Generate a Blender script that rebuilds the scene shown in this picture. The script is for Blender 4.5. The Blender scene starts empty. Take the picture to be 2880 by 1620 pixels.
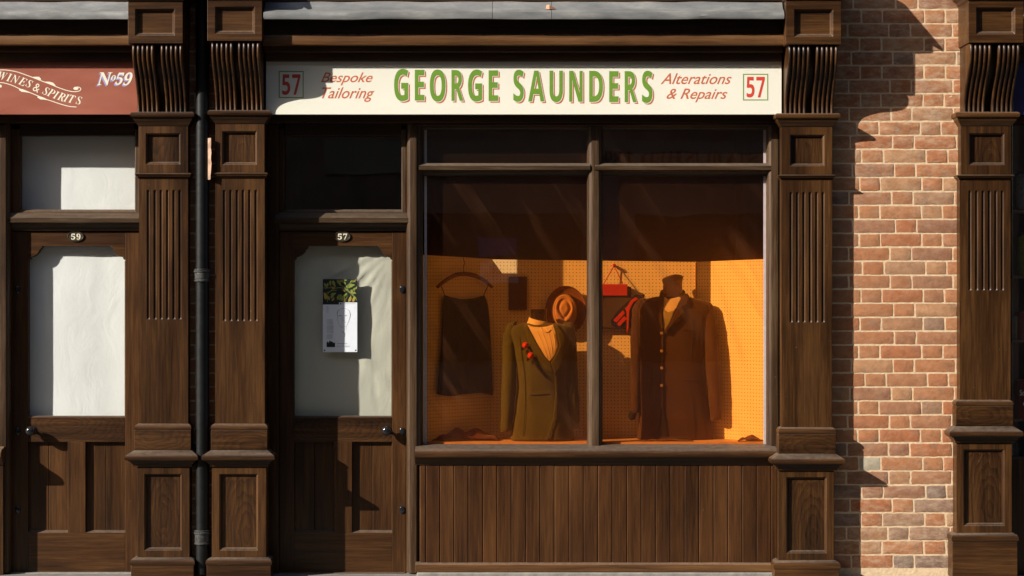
import bpy, bmesh, math, random
from mathutils import Vector, noise, Matrix
random.seed(7)
C = bpy.context.scene.collection
D = 11.0          # camera distance from the brick face (y = 0); p = how far something stands out towards the street
S = 490.0         # survey scale: units per metre on the brick face
def X(u, p=0.0): return (u-1440.0)/S*(D-p)/D
def Z(v, p=0.0): return 1.65+(810.0-v)/S*(D-p)/D

# ------------------------------------------------------------------ helpers
WL = {}
def tag(o, label=None, cat=None, group=None, kind=None):
    if label: o['label'] = label
    if cat: o['category'] = cat
    if group: o['group'] = group
    if kind: o['kind'] = kind
    return o
def thing(name, loc, label, cat, group=None):
    o = bpy.data.objects.new(name, None); C.objects.link(o)
    o.location = loc; o.empty_display_size = .1; WL[o] = Vector(loc)
    return tag(o, label, cat, group)
def place(o, parent, origin):
    WL[o] = Vector(origin)
    if parent is not None:
        o.parent = parent; o.location = WL[o]-WL[parent]
    else: o.location = WL[o]
class MB:
    def __init__(s): s.v = []; s.f = []; s.t = []; s.tint = 0.5
    def add(s, vs, fs):
        b = len(s.v); s.v += [Vector(q) for q in vs]
        for f in fs: s.f.append([b+i for i in f]); s.t.append(s.tint)
        return s
    def box(s, x0, x1, z0, z1, p0, p1):
        """world metres; p0 back, p1 front"""
        if z0 > z1: z0, z1 = z1, z0
        if x0 > x1: x0, x1 = x1, x0
        a, b = -p0, -p1
        if b > a: a, b = b, a
        v = [(x0,b,z0),(x1,b,z0),(x1,b,z1),(x0,b,z1),(x0,a,z0),(x1,a,z0),(x1,a,z1),(x0,a,z1)]
        return s.add(v, [(0,1,2,3),(5,4,7,6),(4,0,3,7),(1,5,6,2),(3,2,6,7),(4,5,1,0)])
    def pbox(s, u0, u1, v0, v1, p0, p1):
        return s.box(X(u0,p1), X(u1,p1), Z(v1,p1), Z(v0,p1), p0, p1)
    def wrap(s, x0, x1, prof, p, pback=0.0):
        """moulding round three sides; prof = [(outset, z)...] bottom to top"""
        n = len(prof); vs = []
        for o, z in prof:
            vs += [(x0-o,-pback,z),(x0-o,-(p+o),z),(x1+o,-(p+o),z),(x1+o,-pback,z)]
        fs = []
        for i in range(n-1):
            a, b = 4*i, 4*(i+1)
            for k in range(3): fs.append((a+k,a+k+1,b+k+1,b+k))
            fs.append((a+3,a,b,b+3))
        fs.append((3,2,1,0)); t = 4*(n-1); fs.append((t,t+1,t+2,t+3))
        return s.add(vs, fs)
    def extx(s, x0, x1, prof):
        """closed profile [(p,z)...] run along x"""
        n = len(prof)
        vs = [(x0,-p,z) for p,z in prof]+[(x1,-p,z) for p,z in prof]
        fs = [(i,(i+1)%n,n+(i+1)%n,n+i) for i in range(n)]
        fs += [tuple(range(n-1,-1,-1)), tuple(range(n,2*n))]
        return s.add(vs, fs)
    def extz(s, z0, z1, prof):
        """closed profile [(x,p)...] run along z"""
        n = len(prof)
        vs = [(x,-p,z0) for x,p in prof]+[(x,-p,z1) for x,p in prof]
        fs = [(i,(i+1)%n,n+(i+1)%n,n+i) for i in range(n)]
        fs += [tuple(range(n-1,-1,-1)), tuple(range(n,2*n))]
        return s.add(vs, fs)
    def prism(s, poly, p0, p1):
        """outline [(x,z)...] given thickness in depth"""
        n = len(poly)
        vs = [(x,-p1,z) for x,z in poly]+[(x,-p0,z) for x,z in poly]
        fs = [tuple(range(n)), tuple(range(2*n-1,n-1,-1))]+[(i,n+i,n+(i+1)%n,(i+1)%n) for i in range(n)]
        return s.add(vs, fs)
    def panel(s, x0, x1, z0, z1, rings, pf, pb):
        """box whose front carries a sunk panel; rings=[(x0,x1,z0,z1,p)...]"""
        R = [(x0,x1,z0,z1,pf)]+rings
        vs = []; fs = []
        for a,b,c,d,p in R: vs += [(a,-p,c),(b,-p,c),(b,-p,d),(a,-p,d)]
        for i in range(len(R)-1):
            for k in range(4):
                a, b = 4*i+k, 4*i+(k+1)%4
                fs.append((a,b,b+4,a+4))
        t = 4*(len(R)-1); fs.append((t,t+1,t+2,t+3))
        m = len(vs); vs += [(x0,-pb,z0),(x1,-pb,z0),(x1,-pb,z1),(x0,-pb,z1)]
        for k in range(4): fs.append((k,m+k,m+(k+1)%4,(k+1)%4))
        fs.append((m+3,m+2,m+1,m))
        return s.add(vs, fs)
    def loft(s, rings, cap=True, closed=True):
        n = len(rings[0]); vs = [q for r in rings for q in r]; fs = []
        m = n if closed else n-1
        for i in range(len(rings)-1):
            for k in range(m): fs.append((i*n+k, i*n+(k+1)%n, (i+1)*n+(k+1)%n, (i+1)*n+k))
        if cap:
            fs.append(tuple(range(n-1,-1,-1))); fs.append(tuple(range((len(rings)-1)*n, len(rings)*n)))
        return s.add(vs, fs)
    def tube(s, pts, r, n=8, cap=True):
        pts = [Vector(q) for q in pts]; rs = r if isinstance(r,(list,tuple)) else [r]*len(pts)
        rings = []; up = Vector((0.13,1,0.07)).normalized()
        for i,q in enumerate(pts):
            t = (pts[min(i+1,len(pts)-1)]-pts[max(i-1,0)]).normalized()
            a = t.cross(up)
            if a.length < .05: a = t.cross(Vector((1,0,0)))
            a.normalize(); b = t.cross(a).normalized()
            rings.append([q+(a*math.cos(k*2*math.pi/n)+b*math.sin(k*2*math.pi/n))*rs[i] for k in range(n)])
        return s.loft(rings, cap)
    def lathe(s, c, axis, prof, n=24):
        """prof [(r, along)]; axis 'y' (towards street = negative) or 'z'"""
        rings = []
        for r, h in prof:
            ring = []
            for k in range(n):
                a = 2*math.pi*k/n
                if axis == 'z': ring.append((c[0]+r*math.cos(a), c[1]+r*math.sin(a), c[2]+h))
                else: ring.append((c[0]+r*math.cos(a), c[1]-h, c[2]+r*math.sin(a)))
            rings.append(ring)
        return s.loft(rings)
    def build(s, name, mat, parent=None, bevel=0, smooth=False, origin=None, seg=2, label=None, kind=None):
        if origin is None:
            xs = [v.x for v in s.v]; ys = [v.y for v in s.v]; zs = [v.z for v in s.v]
            origin = Vector(((min(xs)+max(xs))/2,(min(ys)+max(ys))/2,(min(zs)+max(zs))/2))
        origin = Vector(origin)
        me = bpy.data.meshes.new(name)
        me.from_pydata([tuple(v-origin) for v in s.v], [], s.f)
        if len(set(s.t)) > 1:
            at = me.attributes.new('tint','FLOAT','FACE')
            at.data.foreach_set('value', s.t)
        me.materials.append(mat)
        bm = bmesh.new(); bm.from_mesh(me); bmesh.ops.recalc_face_normals(bm, faces=bm.faces); bm.to_mesh(me); bm.free()
        if smooth: me.polygons.foreach_set('use_smooth', [True]*len(me.polygons))
        o = bpy.data.objects.new(name, me); C.objects.link(o); place(o, parent, origin)
        if bevel:
            m = o.modifiers.new('bevel','BEVEL'); m.width = bevel; m.segments = seg; m.limit_method = 'ANGLE'; m.angle_limit = math.radians(35); m.harden_normals = False
        if smooth == 'auto':
            me.polygons.foreach_set('use_smooth', [True]*len(me.polygons))
            try: me.set_sharp_from_angle(angle=math.radians(38))
            except Exception: pass
        if label: o['label'] = label
        if kind: o['kind'] = kind
        return o

# ------------------------------------------------------------------ materials
def nt(name):
    m = bpy.data.materials.new(name); m.use_nodes = True
    t = m.node_tree; b = t.nodes['Principled BSDF']
    return m, t, b
def N(t, typ, **kw):
    n = t.nodes.new(typ)
    for k,v in kw.items():
        if k.startswith('i_'): n.inputs[k[2:]].default_value = v
        else: setattr(n,k,v)
    return n
def ramp(t, src, stops):
    r = t.nodes.new('ShaderNodeValToRGB'); e = r.color_ramp.elements
    while len(e) < len(stops): e.new(.5)
    for i,(p,c) in enumerate(stops):
        e[i].position = p; e[i].color = (*c,1) if len(c)==3 else c
    t.links.new(src, r.inputs[0]); return r
def coords(t, sc, obj=False):
    if obj: g = N(t,'ShaderNodeTexCoord').outputs['Object']
    else: g = N(t,'ShaderNodeNewGeometry').outputs['Position']
    mp = N(t,'ShaderNodeMapping'); mp.inputs['Scale'].default_value = sc
    t.links.new(g, mp.inputs[0]); return mp.outputs[0]
def mixc(t, f, a, b, mode='MIX'):
    m = t.nodes.new('ShaderNodeMix'); m.data_type = 'RGBA'; m.blend_type = mode
    for s_, val in ((0,f),(6,a),(7,b)):
        if hasattr(val,'default_value') or hasattr(val,'is_linked'): t.links.new(val, m.inputs[s_])
        elif s_ == 0: m.inputs[0].default_value = val
        else: m.inputs[s_].default_value = (*val,1)
    return m.outputs[2]
def math_(t, op, a, b=None, c=None):
    m = t.nodes.new('ShaderNodeMath'); m.operation = op
    for i,v in enumerate((a,b,c)):
        if v is None: continue
        if isinstance(v,(int,float)): m.inputs[i].default_value = v
        else: t.links.new(v, m.inputs[i])
    return m.outputs[0]
def plain(name, col, rough=.5, metal=0, var=.15, bump=0, scale=30, spec=.5):
    m,t,b = nt(name)
    n = N(t,'ShaderNodeTexNoise', i_Scale=scale, i_Detail=5.0); t.links.new(coords(t,(1,1,1)), n.inputs[0])
    lo = tuple(c*(1-var) for c in col); hi = tuple(min(1,c*(1+var)) for c in col)
    r = ramp(t, n.outputs[0], [(.3,lo),(.7,hi)]); t.links.new(r.outputs[0], b.inputs['Base Color'])
    b.inputs['Roughness'].default_value = rough; b.inputs['Metallic'].default_value = metal
    b.inputs['Specular IOR Level'].default_value = spec
    if bump:
        bp = N(t,'ShaderNodeBump', i_Strength=bump, i_Distance=.002); t.links.new(n.outputs[0], bp.inputs['Height']); t.links.new(bp.outputs[0], b.inputs['Normal'])
    return m

def wood(name, axis, dark=(.0075,.0028,.0010), mid=(.036,.0140,.0038), light=(.100,.042,.0105), fig=None, tint=False, rough=.36):
    m,t,b = nt(name)
    sc = {'z':(70,70,2.2),'x':(2.2,70,70)}[axis]
    s2 = {'z':(7,7,.9),'x':(.9,7,7)}[axis]
    s3 = {'z':(260,260,9),'x':(9,260,260)}[axis]
    co = coords(t, sc)
    n1 = N(t,'ShaderNodeTexNoise', i_Scale=1.0, i_Detail=6.0, i_Roughness=.65, i_Distortion=.6); t.links.new(co, n1.inputs[0])
    n2 = N(t,'ShaderNodeTexNoise', i_Scale=1.0, i_Detail=4.0, i_Roughness=.6); t.links.new(coords(t,s2), n2.inputs[0])
    n3 = N(t,'ShaderNodeTexNoise', i_Scale=1.0, i_Detail=3.0); t.links.new(coords(t,s3), n3.inputs[0])
    v = math_(t,'MULTIPLY_ADD', n1.outputs[0], .62, math_(t,'MULTIPLY', n2.outputs[0], .62))
    v = math_(t,'MULTIPLY_ADD', n3.outputs[0], .28, v)
    if fig:
        cx = coords(t, fig, True)
        ds = N(t,'ShaderNodeTexNoise', i_Scale=2.2, i_Detail=3.0); t.links.new(cx, ds.inputs[0])
        add = N(t,'ShaderNodeVectorMath', operation='MULTIPLY_ADD'); t.links.new(ds.outputs[1], add.inputs[0]); add.inputs[1].default_value = (.55,.0,.55); t.links.new(cx, add.inputs[2])
        info = N(t,'ShaderNodeObjectInfo'); cmb = N(t,'ShaderNodeCombineXYZ')
        t.links.new(math_(t,'MULTIPLY_ADD',info.outputs['Random'],.8,-.7), cmb.inputs[0]); t.links.new(math_(t,'MULTIPLY_ADD',info.outputs['Random'],-.9,.2), cmb.inputs[2])
        a2 = N(t,'ShaderNodeVectorMath', operation='ADD'); t.links.new(add.outputs[0], a2.inputs[0]); t.links.new(cmb.outputs[0], a2.inputs[1])
        ln = N(t,'ShaderNodeVectorMath', operation='LENGTH'); t.links.new(a2.outputs[0], ln.inputs[0])
        w = math_(t,'FRACT', math_(t,'MULTIPLY', ln.outputs['Value'], 5.0))
        w = math_(t,'POWER', w, 2.0)
        v = math_(t,'SUBTRACT', v, math_(t,'MULTIPLY', w, .13))
    if tint:
        at = N(t,'ShaderNodeAttribute'); at.attribute_name = 'tint'
        v = math_(t,'ADD', v, math_(t,'MULTIPLY_ADD', at.outputs['Fac'], .12, -.06))
    r = ramp(t, v, [(.52,dark),(.74,mid),(1.0,light)])
    # dust lying on faces that look upward
    g = N(t,'ShaderNodeNewGeometry'); sx = N(t,'ShaderNodeSeparateXYZ'); t.links.new(g.outputs['Normal'], sx.inputs[0])
    dn = N(t,'ShaderNodeTexNoise', i_Scale=40.0, i_Detail=4.0); t.links.new(coords(t,(1,1,1)), dn.inputs[0])
    up = N(t,'ShaderNodeMapRange') ; up.inputs[1].default_value=.42; up.inputs[2].default_value=.9; t.links.new(sx.outputs[2], up.inputs[0])
    df = math_(t,'MULTIPLY', up.outputs[0], math_(t,'MULTIPLY_ADD', dn.outputs[0], .55, .05))
    col = mixc(t, df, r.outputs[0], (.20,.165,.13))
    # pale specks and scuffs
    sp = N(t,'ShaderNodeTexNoise', i_Scale=75.0, i_Detail=2.0); t.links.new(coords(t,(1,1,.7)), sp.inputs[0])
    sr = ramp(t, sp.outputs[0], [(.765,(0,0,0)),(.80,(.45,.45,.45))])
    col = mixc(t, sr.outputs[0], col, (.26,.21,.16))
    t.links.new(col, b.inputs['Base Color'])
    rr = math_(t,'MULTIPLY_ADD', n2.outputs[0], .22, rough-.08); rr = math_(t,'MULTIPLY_ADD', df, .3, rr)
    t.links.new(rr, b.inputs['Roughness'])
    b.inputs['Specular IOR Level'].default_value = .30
    bp = N(t,'ShaderNodeBump', i_Strength=.18, i_Distance=.001); t.links.new(n1.outputs[0], bp.inputs['Height']); t.links.new(bp.outputs[0], b.inputs['Normal'])
    return m
WV = wood('stained wood upright grain','z')
WH = wood('stained wood level grain','x')
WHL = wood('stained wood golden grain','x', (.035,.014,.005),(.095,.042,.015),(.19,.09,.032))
WF = wood('stained wood figured panel','z', fig=(9,9,3.2))
WFH = wood('stained wood flame figure','x', fig=(5.5,9,13))
WB = wood('stained wood boards','z', (.0085,.0030,.0011),(.044,.0160,.0044),(.100,.039,.0105), tint=True)
WW = wood('weathered wood upright','z', (.011,.005,.0020),(.043,.021,.0088),(.112,.068,.036), rough=.42)
WWH = wood('weathered wood level','x', (.011,.005,.0020),(.042,.022,.0092),(.110,.070,.039), rough=.42)
WD = wood('stained wood door','z', (.009,.0034,.0012),(.042,.0160,.0042),(.105,.043,.0110))
WDH = wood('stained wood door rails','x', (.009,.0034,.0012),(.042,.0160,.0042),(.105,.043,.0110))

def brick_mat():
    m,t,b = nt('brick')
    at = N(t,'ShaderNodeAttribute'); at.attribute_name = 'tint'
    r = ramp(t, at.outputs['Fac'], [(0,(.33,.120,.050)),(.3,(.36,.155,.068)),(.5,(.27,.125,.070)),(.68,(.38,.195,.095)),(.8,(.20,.125,.092)),(.9,(.15,.115,.10)),(1,(.36,.31,.23))])
    n = N(t,'ShaderNodeTexNoise', i_Scale=22.0, i_Detail=8.0, i_Roughness=.7); t.links.new(coords(t,(1,1,1)), n.inputs[0])
    n2 = N(t,'ShaderNodeTexNoise', i_Scale=7.0, i_Detail=5.0, i_Roughness=.7); t.links.new(coords(t,(1,1,1.6)), n2.inputs[0])
    r2 = ramp(t, n.outputs[0], [(.28,(.74,.70,.68)),(.5,(.97,.97,.97)),(.72,(1.18,1.16,1.14))])
    c = mixc(t, 1.0, r.outputs[0], r2.outputs[0], 'MULTIPLY')
    sm = ramp(t, n2.outputs[0], [(.55,(0,0,0)),(.70,(.60,.60,.60))])
    c = mixc(t, sm.outputs[0], c, (.15,.10,.082))
    # lime bloom dragged over some faces
    n4 = N(t,'ShaderNodeTexNoise', i_Scale=13.0, i_Detail=7.0, i_Roughness=.72); t.links.new(coords(t,(1,1,2.2)), n4.inputs[0])
    s4 = ramp(t, n4.outputs[0], [(.44,(0,0,0)),(.68,(.85,.85,.85))])
    gz = N(t,'ShaderNodeSeparateXYZ'); t.links.new(coords(t,(1,1,1)), gz.inputs[0])
    foot = N(t,'ShaderNodeMapRange'); foot.inputs[1].default_value=.85; foot.inputs[2].default_value=.15; t.links.new(gz.outputs[2], foot.inputs[0])
    head = N(t,'ShaderNodeMapRange'); head.inputs[1].default_value=1.9; head.inputs[2].default_value=2.6; t.links.new(gz.outputs[2], head.inputs[0])
    zz = math_(t,'MULTIPLY_ADD', math_(t,'ADD', foot.outputs[0], head.outputs[0]), .60, .22)
    c = mixc(t, math_(t,'MULTIPLY', s4.outputs[0], zz), c, (.50,.37,.25))
    t.links.new(c, b.inputs['Base Color']); b.inputs['Roughness'].default_value = .9; b.inputs['Specular IOR Level'].default_value = .25
    n3 = N(t,'ShaderNodeTexNoise', i_Scale=90.0, i_Detail=6.0, i_Roughness=.7); t.links.new(coords(t,(1,1,1)), n3.inputs[0])
    h = math_(t,'MULTIPLY_ADD', n.outputs[0], 2.2, n3.outputs[0])
    bp = N(t,'ShaderNodeBump', i_Strength=.55, i_Distance=.003); t.links.new(h, bp.inputs['Height']); t.links.new(bp.outputs[0], b.inputs['Normal'])
    return m
BRICK = brick_mat()
MORT = plain('sandy mortar',(.60,.44,.28),.95,var=.14,bump=1.0,scale=55,spec=.2)

def lead_mat():
    m,t,b = nt('weathered lead')
    n = N(t,'ShaderNodeTexNoise', i_Scale=1.0, i_Detail=6.0, i_Roughness=.65); t.links.new(coords(t,(5,12,14)), n.inputs[0])
    r = ramp(t, n.outputs[0], [(.3,(.13,.133,.135)),(.55,(.20,.20,.195)),(.75,(.30,.29,.27))])
    t.links.new(r.outputs[0], b.inputs['Base Color']); b.inputs['Roughness'].default_value=.55; b.inputs['Metallic'].default_value=.25
    bp = N(t,'ShaderNodeBump', i_Strength=.3, i_Distance=.003); t.links.new(n.outputs[0], bp.inputs['Height']); t.links.new(bp.outputs[0], b.inputs['Normal'])
    return m
LEAD = lead_mat()
CREAM = plain('cream painted board',(.74,.715,.61),.38,var=.025,scale=4)
def sgn_red():
    m,t,b = nt('maroon painted board')
    n = N(t,'ShaderNodeTexNoise', i_Scale=1.0, i_Detail=5.0); t.links.new(coords(t,(3,3,10)), n.inputs[0])
    r = ramp(t, n.outputs[0], [(.3,(.26,.070,.040)),(.7,(.33,.105,.066))]); t.links.new(r.outputs[0], b.inputs['Base Color']); b.inputs['Roughness'].default_value=.42
    return m
MAROON = sgn_red()
NAVY = plain('navy painted board',(.012,.013,.085),.4,var=.1)
GREEN = plain('leaf green paint',(.135,.26,.030),.4,var=.05)
DGREEN = plain('border green paint',(.17,.27,.045),.4,var=.05)
RED = plain('signwriter red',(.55,.055,.032),.4,var=.06)
RUST = plain('signwriter rust',(.52,.13,.055),.4,var=.08)
IVORY = plain('ivory lettering',(.78,.72,.58),.4,var=.04)
LILAC = plain('lilac shade lettering',(.30,.30,.56),.4,var=.05)
IRON = plain('black painted iron',(.0055,.006,.0062),.42,var=.35,bump=.5,scale=25,spec=.28)
IRONW = plain('worn iron collar',(.035,.034,.032),.55,var=.7,bump=.8,scale=70)
GLOSSB = plain('glossy black enamel',(.012,.012,.013),.12,var=.1)
BRONZE = plain('dark bronze',(.085,.068,.048),.38,metal=.6,var=.3,scale=90)
PLATE = plain('raised cream numerals',(.72,.66,.50),.45,var=.1)
STONE = plain('pale grey stone',(.20,.19,.165),.85,var=.25,bump=.6,scale=18)
ASPH = plain('asphalt',(.055,.055,.057),.9,var=.3,bump=.6,scale=60)
PAVE = plain('paving stone',(.16,.15,.13),.85,var=.2,bump=.4,scale=12)
DARK = plain('dark shop interior',(.12,.070,.045),.8,var=.2,scale=3)
CLOTHB = plain('dark bronze cloth',(.02,.012,.008),.8)

def glass_mat(name, grime=.0012):
    m = bpy.data.materials.new(name); m.use_nodes = True; t = m.node_tree; t.nodes.clear()
    out = N(t,'ShaderNodeOutputMaterial'); tr = N(t,'ShaderNodeBsdfTransparent'); gl = N(t,'ShaderNodeBsdfGlossy'); gl.inputs['Roughness'].default_value=.0
    tr.inputs[0].default_value = (.994,.997,.994,1)
    fr = N(t,'ShaderNodeFresnel'); gb = N(t,'ShaderNodeNewGeometry')   # same index whichever side the ray meets
    t.links.new(math_(t,'MULTIPLY_ADD', gb.outputs['Backfacing'], 1/1.45-1.45, 1.45), fr.inputs['IOR'])
    ng = N(t,'ShaderNodeTexNoise', i_Scale=2.2, i_Detail=2.0); t.links.new(coords(t,(1,1,.7)), ng.inputs[0])
    bp = N(t,'ShaderNodeBump', i_Strength=.04, i_Distance=.02); t.links.new(ng.outputs[0], bp.inputs['Height']); t.links.new(bp.outputs[0], gl.inputs['Normal'])
    mx = N(t,'ShaderNodeMixShader'); t.links.new(fr.outputs[0], mx.inputs[0]); t.links.new(tr.outputs[0], mx.inputs[1]); t.links.new(gl.outputs[0], mx.inputs[2])
    df = N(t,'ShaderNodeBsdfDiffuse'); df.inputs[0].default_value=(.6,.58,.52,1)
    gn = N(t,'ShaderNodeTexNoise', i_Scale=30.0, i_Detail=6.0, i_Roughness=.7); t.links.new(coords(t,(1,1,.5)), gn.inputs[0])
    gr = ramp(t, gn.outputs[0], [(.4,(0,0,0)),(.8,(grime,)*3)])
    m2 = N(t,'ShaderNodeMixShader'); t.links.new(gr.outputs[0], m2.inputs[0]); t.links.new(mx.outputs[0], m2.inputs[1]); t.links.new(df.outputs[0], m2.inputs[2])
    t.links.new(m2.outputs[0], out.inputs[0]); return m
GLASS = glass_mat('window glass')
def film_mat():
    m = bpy.data.materials.new('amber cellophane'); m.use_nodes = True; t = m.node_tree; t.nodes.clear()
    out = N(t,'ShaderNodeOutputMaterial'); tr = N(t,'ShaderNodeBsdfTransparent'); gl = N(t,'ShaderNodeBsdfGlossy'); gl.inputs['Roughness'].default_value=.22
    gl.inputs[0].default_value=(1,.62,.36,1)
    m0 = N(t,'ShaderNodeMapping'); m0.inputs['Rotation'].default_value=(0,math.radians(34),0)
    t.links.new(N(t,'ShaderNodeNewGeometry').outputs['Position'], m0.inputs[0])
    mp = N(t,'ShaderNodeMapping'); mp.inputs['Scale'].default_value=(11,1,.8); t.links.new(m0.outputs[0], mp.inputs[0])
    n = N(t,'ShaderNodeTexNoise', i_Scale=1.0, i_Detail=5.0, i_Distortion=.4); t.links.new(mp.outputs[0], n.inputs[0])
    n2 = N(t,'ShaderNodeTexNoise', i_Scale=1.6, i_Detail=2.0); t.links.new(coords(t,(1,1,1)), n2.inputs[0])
    cr = ramp(t, n.outputs[0], [(.52,(0,0,0)),(.72,(1,1,1))])
    msk = ramp(t, n2.outputs[0], [(.38,(0,0,0)),(.56,(1,1,1))])
    f = math_(t,'MULTIPLY', cr.outputs[0], msk.outputs[0])
    col = mixc(t, n2.outputs[0], (.98,.575,.225), (.98,.605,.25))
    col = mixc(t, math_(t,'MULTIPLY',f,.45), col, (.80,.50,.24))
    t.links.new(col, tr.inputs[0])
    mx = N(t,'ShaderNodeMixShader'); t.links.new(math_(t,'MULTIPLY_ADD', f, .09, .006), mx.inputs[0]); t.links.new(tr.outputs[0], mx.inputs[1]); t.links.new(gl.outputs[0], mx.inputs[2])
    bp = N(t,'ShaderNodeBump', i_Strength=.3, i_Distance=.006); t.links.new(n.outputs[0], bp.inputs['Height']); t.links.new(bp.outputs[0], gl.inputs['Normal'])
    df = N(t,'ShaderNodeBsdfDiffuse'); df.inputs[0].default_value=(.55,.20,.08,1)
    m2 = N(t,'ShaderNodeMixShader'); t.links.new(math_(t,'MULTIPLY_ADD', f, .060, .019), m2.inputs[0]); t.links.new(mx.outputs[0], m2.inputs[1]); t.links.new(df.outputs[0], m2.inputs[2])
    tl = N(t,'ShaderNodeBsdfTranslucent'); tl.inputs[0].default_value=(1,.38,.08,1)
    m3 = N(t,'ShaderNodeMixShader'); m3.inputs[0].default_value=.10; t.links.new(m2.outputs[0], m3.inputs[1]); t.links.new(tl.outputs[0], m3.inputs[2])
    t.links.new(m3.outputs[0], out.inputs[0]); return m
FILM = film_mat()
def peg_mat():
    m,t,b = nt('white pegboard')
    tc = N(t,'ShaderNodeTexCoord'); sx = N(t,'ShaderNodeSeparateXYZ'); t.links.new(tc.outputs['Object'], sx.inputs[0])
    P = .0208
    def f(o):
        a = math_(t,'FRACT', math_(t,'ADD', math_(t,'MULTIPLY', o, 1/P), 100.0)); return math_(t,'SUBTRACT', a, .5)
    a = f(sx.outputs[0]); c = f(sx.outputs[2])
    d = math_(t,'SQRT', math_(t,'ADD', math_(t,'MULTIPLY',a,a), math_(t,'MULTIPLY',c,c)))
    h = math_(t,'LESS_THAN', d, .15)
    col = mixc(t, h, (.86,.80,.68), (.16,.10,.06)); t.links.new(col, b.inputs['Base Color']); b.inputs['Roughness'].default_value=.75
    return m
PEG = peg_mat()
def sheet_mat(name, col, sc=160):
    m,t,b = nt(name)
    n = N(t,'ShaderNodeTexNoise', i_Scale=1.4, i_Detail=6.0, i_Roughness=.6); t.links.new(coords(t,(1,1,1)), n.inputs[0])
    r = ramp(t, n.outputs[0], [(.3,tuple(c*.90 for c in col)),(.7,col)]); t.links.new(r.outputs[0], b.inputs['Base Color'])
    b.inputs['Roughness'].default_value=.9; b.inputs['Specular IOR Level'].default_value=.15
    w = N(t,'ShaderNodeTexNoise', i_Scale=float(sc), i_Detail=3.0); t.links.new(coords(t,(1,1,1)), w.inputs[0])
    w2 = N(t,'ShaderNodeTexNoise', i_Scale=9.0, i_Detail=5.0, i_Roughness=.6, i_Distortion=1.0); t.links.new(coords(t,(1,1,.6)), w2.inputs[0])
    bp = N(t,'ShaderNodeBump', i_Strength=.25, i_Distance=.012); t.links.new(math_(t,'MULTIPLY_ADD', w2.outputs[0],1.0, math_(t,'MULTIPLY',w.outputs[0],.06)), bp.inputs['Height']); t.links.new(bp.outputs[0], b.inputs['Normal'])
    return m
SHEETW = sheet_mat('white paper blind',(.86,.87,.84))
SHEETC = sheet_mat('calico sheet',(.58,.565,.46),260)
def fabric(name, col, sc=220, bump=.3, var=.25):
    m,t,b = nt(name)
    n = N(t,'ShaderNodeTexNoise', i_Scale=float(sc), i_Detail=3.0); t.links.new(coords(t,(1,1,.6)), n.inputs[0])
    n2 = N(t,'ShaderNodeTexNoise', i_Scale=7.0, i_Detail=4.0); t.links.new(coords(t,(1,1,.6)), n2.inputs[0])
    v = math_(t,'MULTIPLY_ADD', n.outputs[0], .5, math_(t,'MULTIPLY', n2.outputs[0], .5))
    r = ramp(t, v, [(.3,tuple(c*(1-var) for c in col)),(.7,tuple(c*(1+var) for c in col))]); t.links.new(r.outputs[0], b.inputs['Base Color'])
    b.inputs['Roughness'].default_value=.9; b.inputs['Specular IOR Level'].default_value=.15
    b.inputs['Sheen Weight'].default_value=.15
    bp = N(t,'ShaderNodeBump', i_Strength=bump, i_Distance=.006); t.links.new(n2.outputs[0], bp.inputs['Height']); t.links.new(bp.outputs[0], b.inputs['Normal'])
    return m
OLIVE = fabric('olive green wool',(.066,.073,.030),var=.25,bump=.4)
BROWNW = fabric('brown wool',(.052,.028,.019),var=.3,bump=.35)
SHIRT = fabric('cream shirt cotton',(.72,.60,.44),300,.4,.12)
WAIST = fabric('fawn waistcoat',(.30,.26,.14))
LINING = fabric('dark lining',(.012,.010,.009))
SLIP = fabric('black green satin',(.009,.014,.009),60,.5,.5)
FELT = fabric('tan felt',(.52,.30,.17),180,.2,.1)
RIBBON = fabric('dark hat band',(.06,.028,.018))
BAGR = fabric('red leather',(.50,.040,.022),120,.3,.2)
BAGO = fabric('dark olive canvas',(.075,.058,.030))
BLACKF = fabric('black cloth',(.014,.012,.012))
FORM = fabric('dress form cover',(.30,.19,.12))
FORMB = plain('gloss black neck cap',(.014,.012,.012),.2)
ROSE = fabric('red silk rose',(.55,.03,.03),300,.8)
PEARL = plain('shell button',(.34,.25,.19),.2)
HWOOD = plain('hanger wood',(.16,.07,.035),.5)
REDCL = fabric('russet cloth',(.10,.035,.018))
BED = plain('pink painted bed board',(.66,.46,.38),.7,var=.08)

# ------------------------------------------------------------------ text
def glyph(body, offset=0.0, shear=0.0, res=6):
    cu = bpy.data.curves.new('txt','FONT'); cu.body = body; cu.size = 1; cu.shear = shear; cu.resolution_u = res
    cu.offset = offset; cu.extrude = 0.0
    o = bpy.data.objects.new('txt', cu); C.objects.link(o)
    bpy.context.view_layer.update()
    dg = bpy.context.evaluated_depsgraph_get()
    me = bpy.data.meshes.new_from_object(o.evaluated_get(dg))
    vs = [v.co.copy() for v in me.vertices]; fs = [list(p.vertices) for p in me.polygons]
    bpy.data.objects.remove(o); bpy.data.curves.remove(cu); bpy.data.meshes.remove(me)
    return vs, fs
def fit(mb, g, u0, u1, v0, v1, p, dx=0, dz=0, thick=.0):
    vs, fs = g
    x0=min(v.x for v in vs); x1=max(v.x for v in vs); y0=min(v.y for v in vs); y1=max(v.y for v in vs)
    a,b = X(u0,p),X(u1,p); c,d = Z(v1,p),Z(v0,p)
    mb.add([(a+(v.x-x0)/(x1-x0)*(b-a)+dx,-p,c+(v.y-y0)/(y1-y0)*(d-c)+dz) for v in vs], fs)
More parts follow.
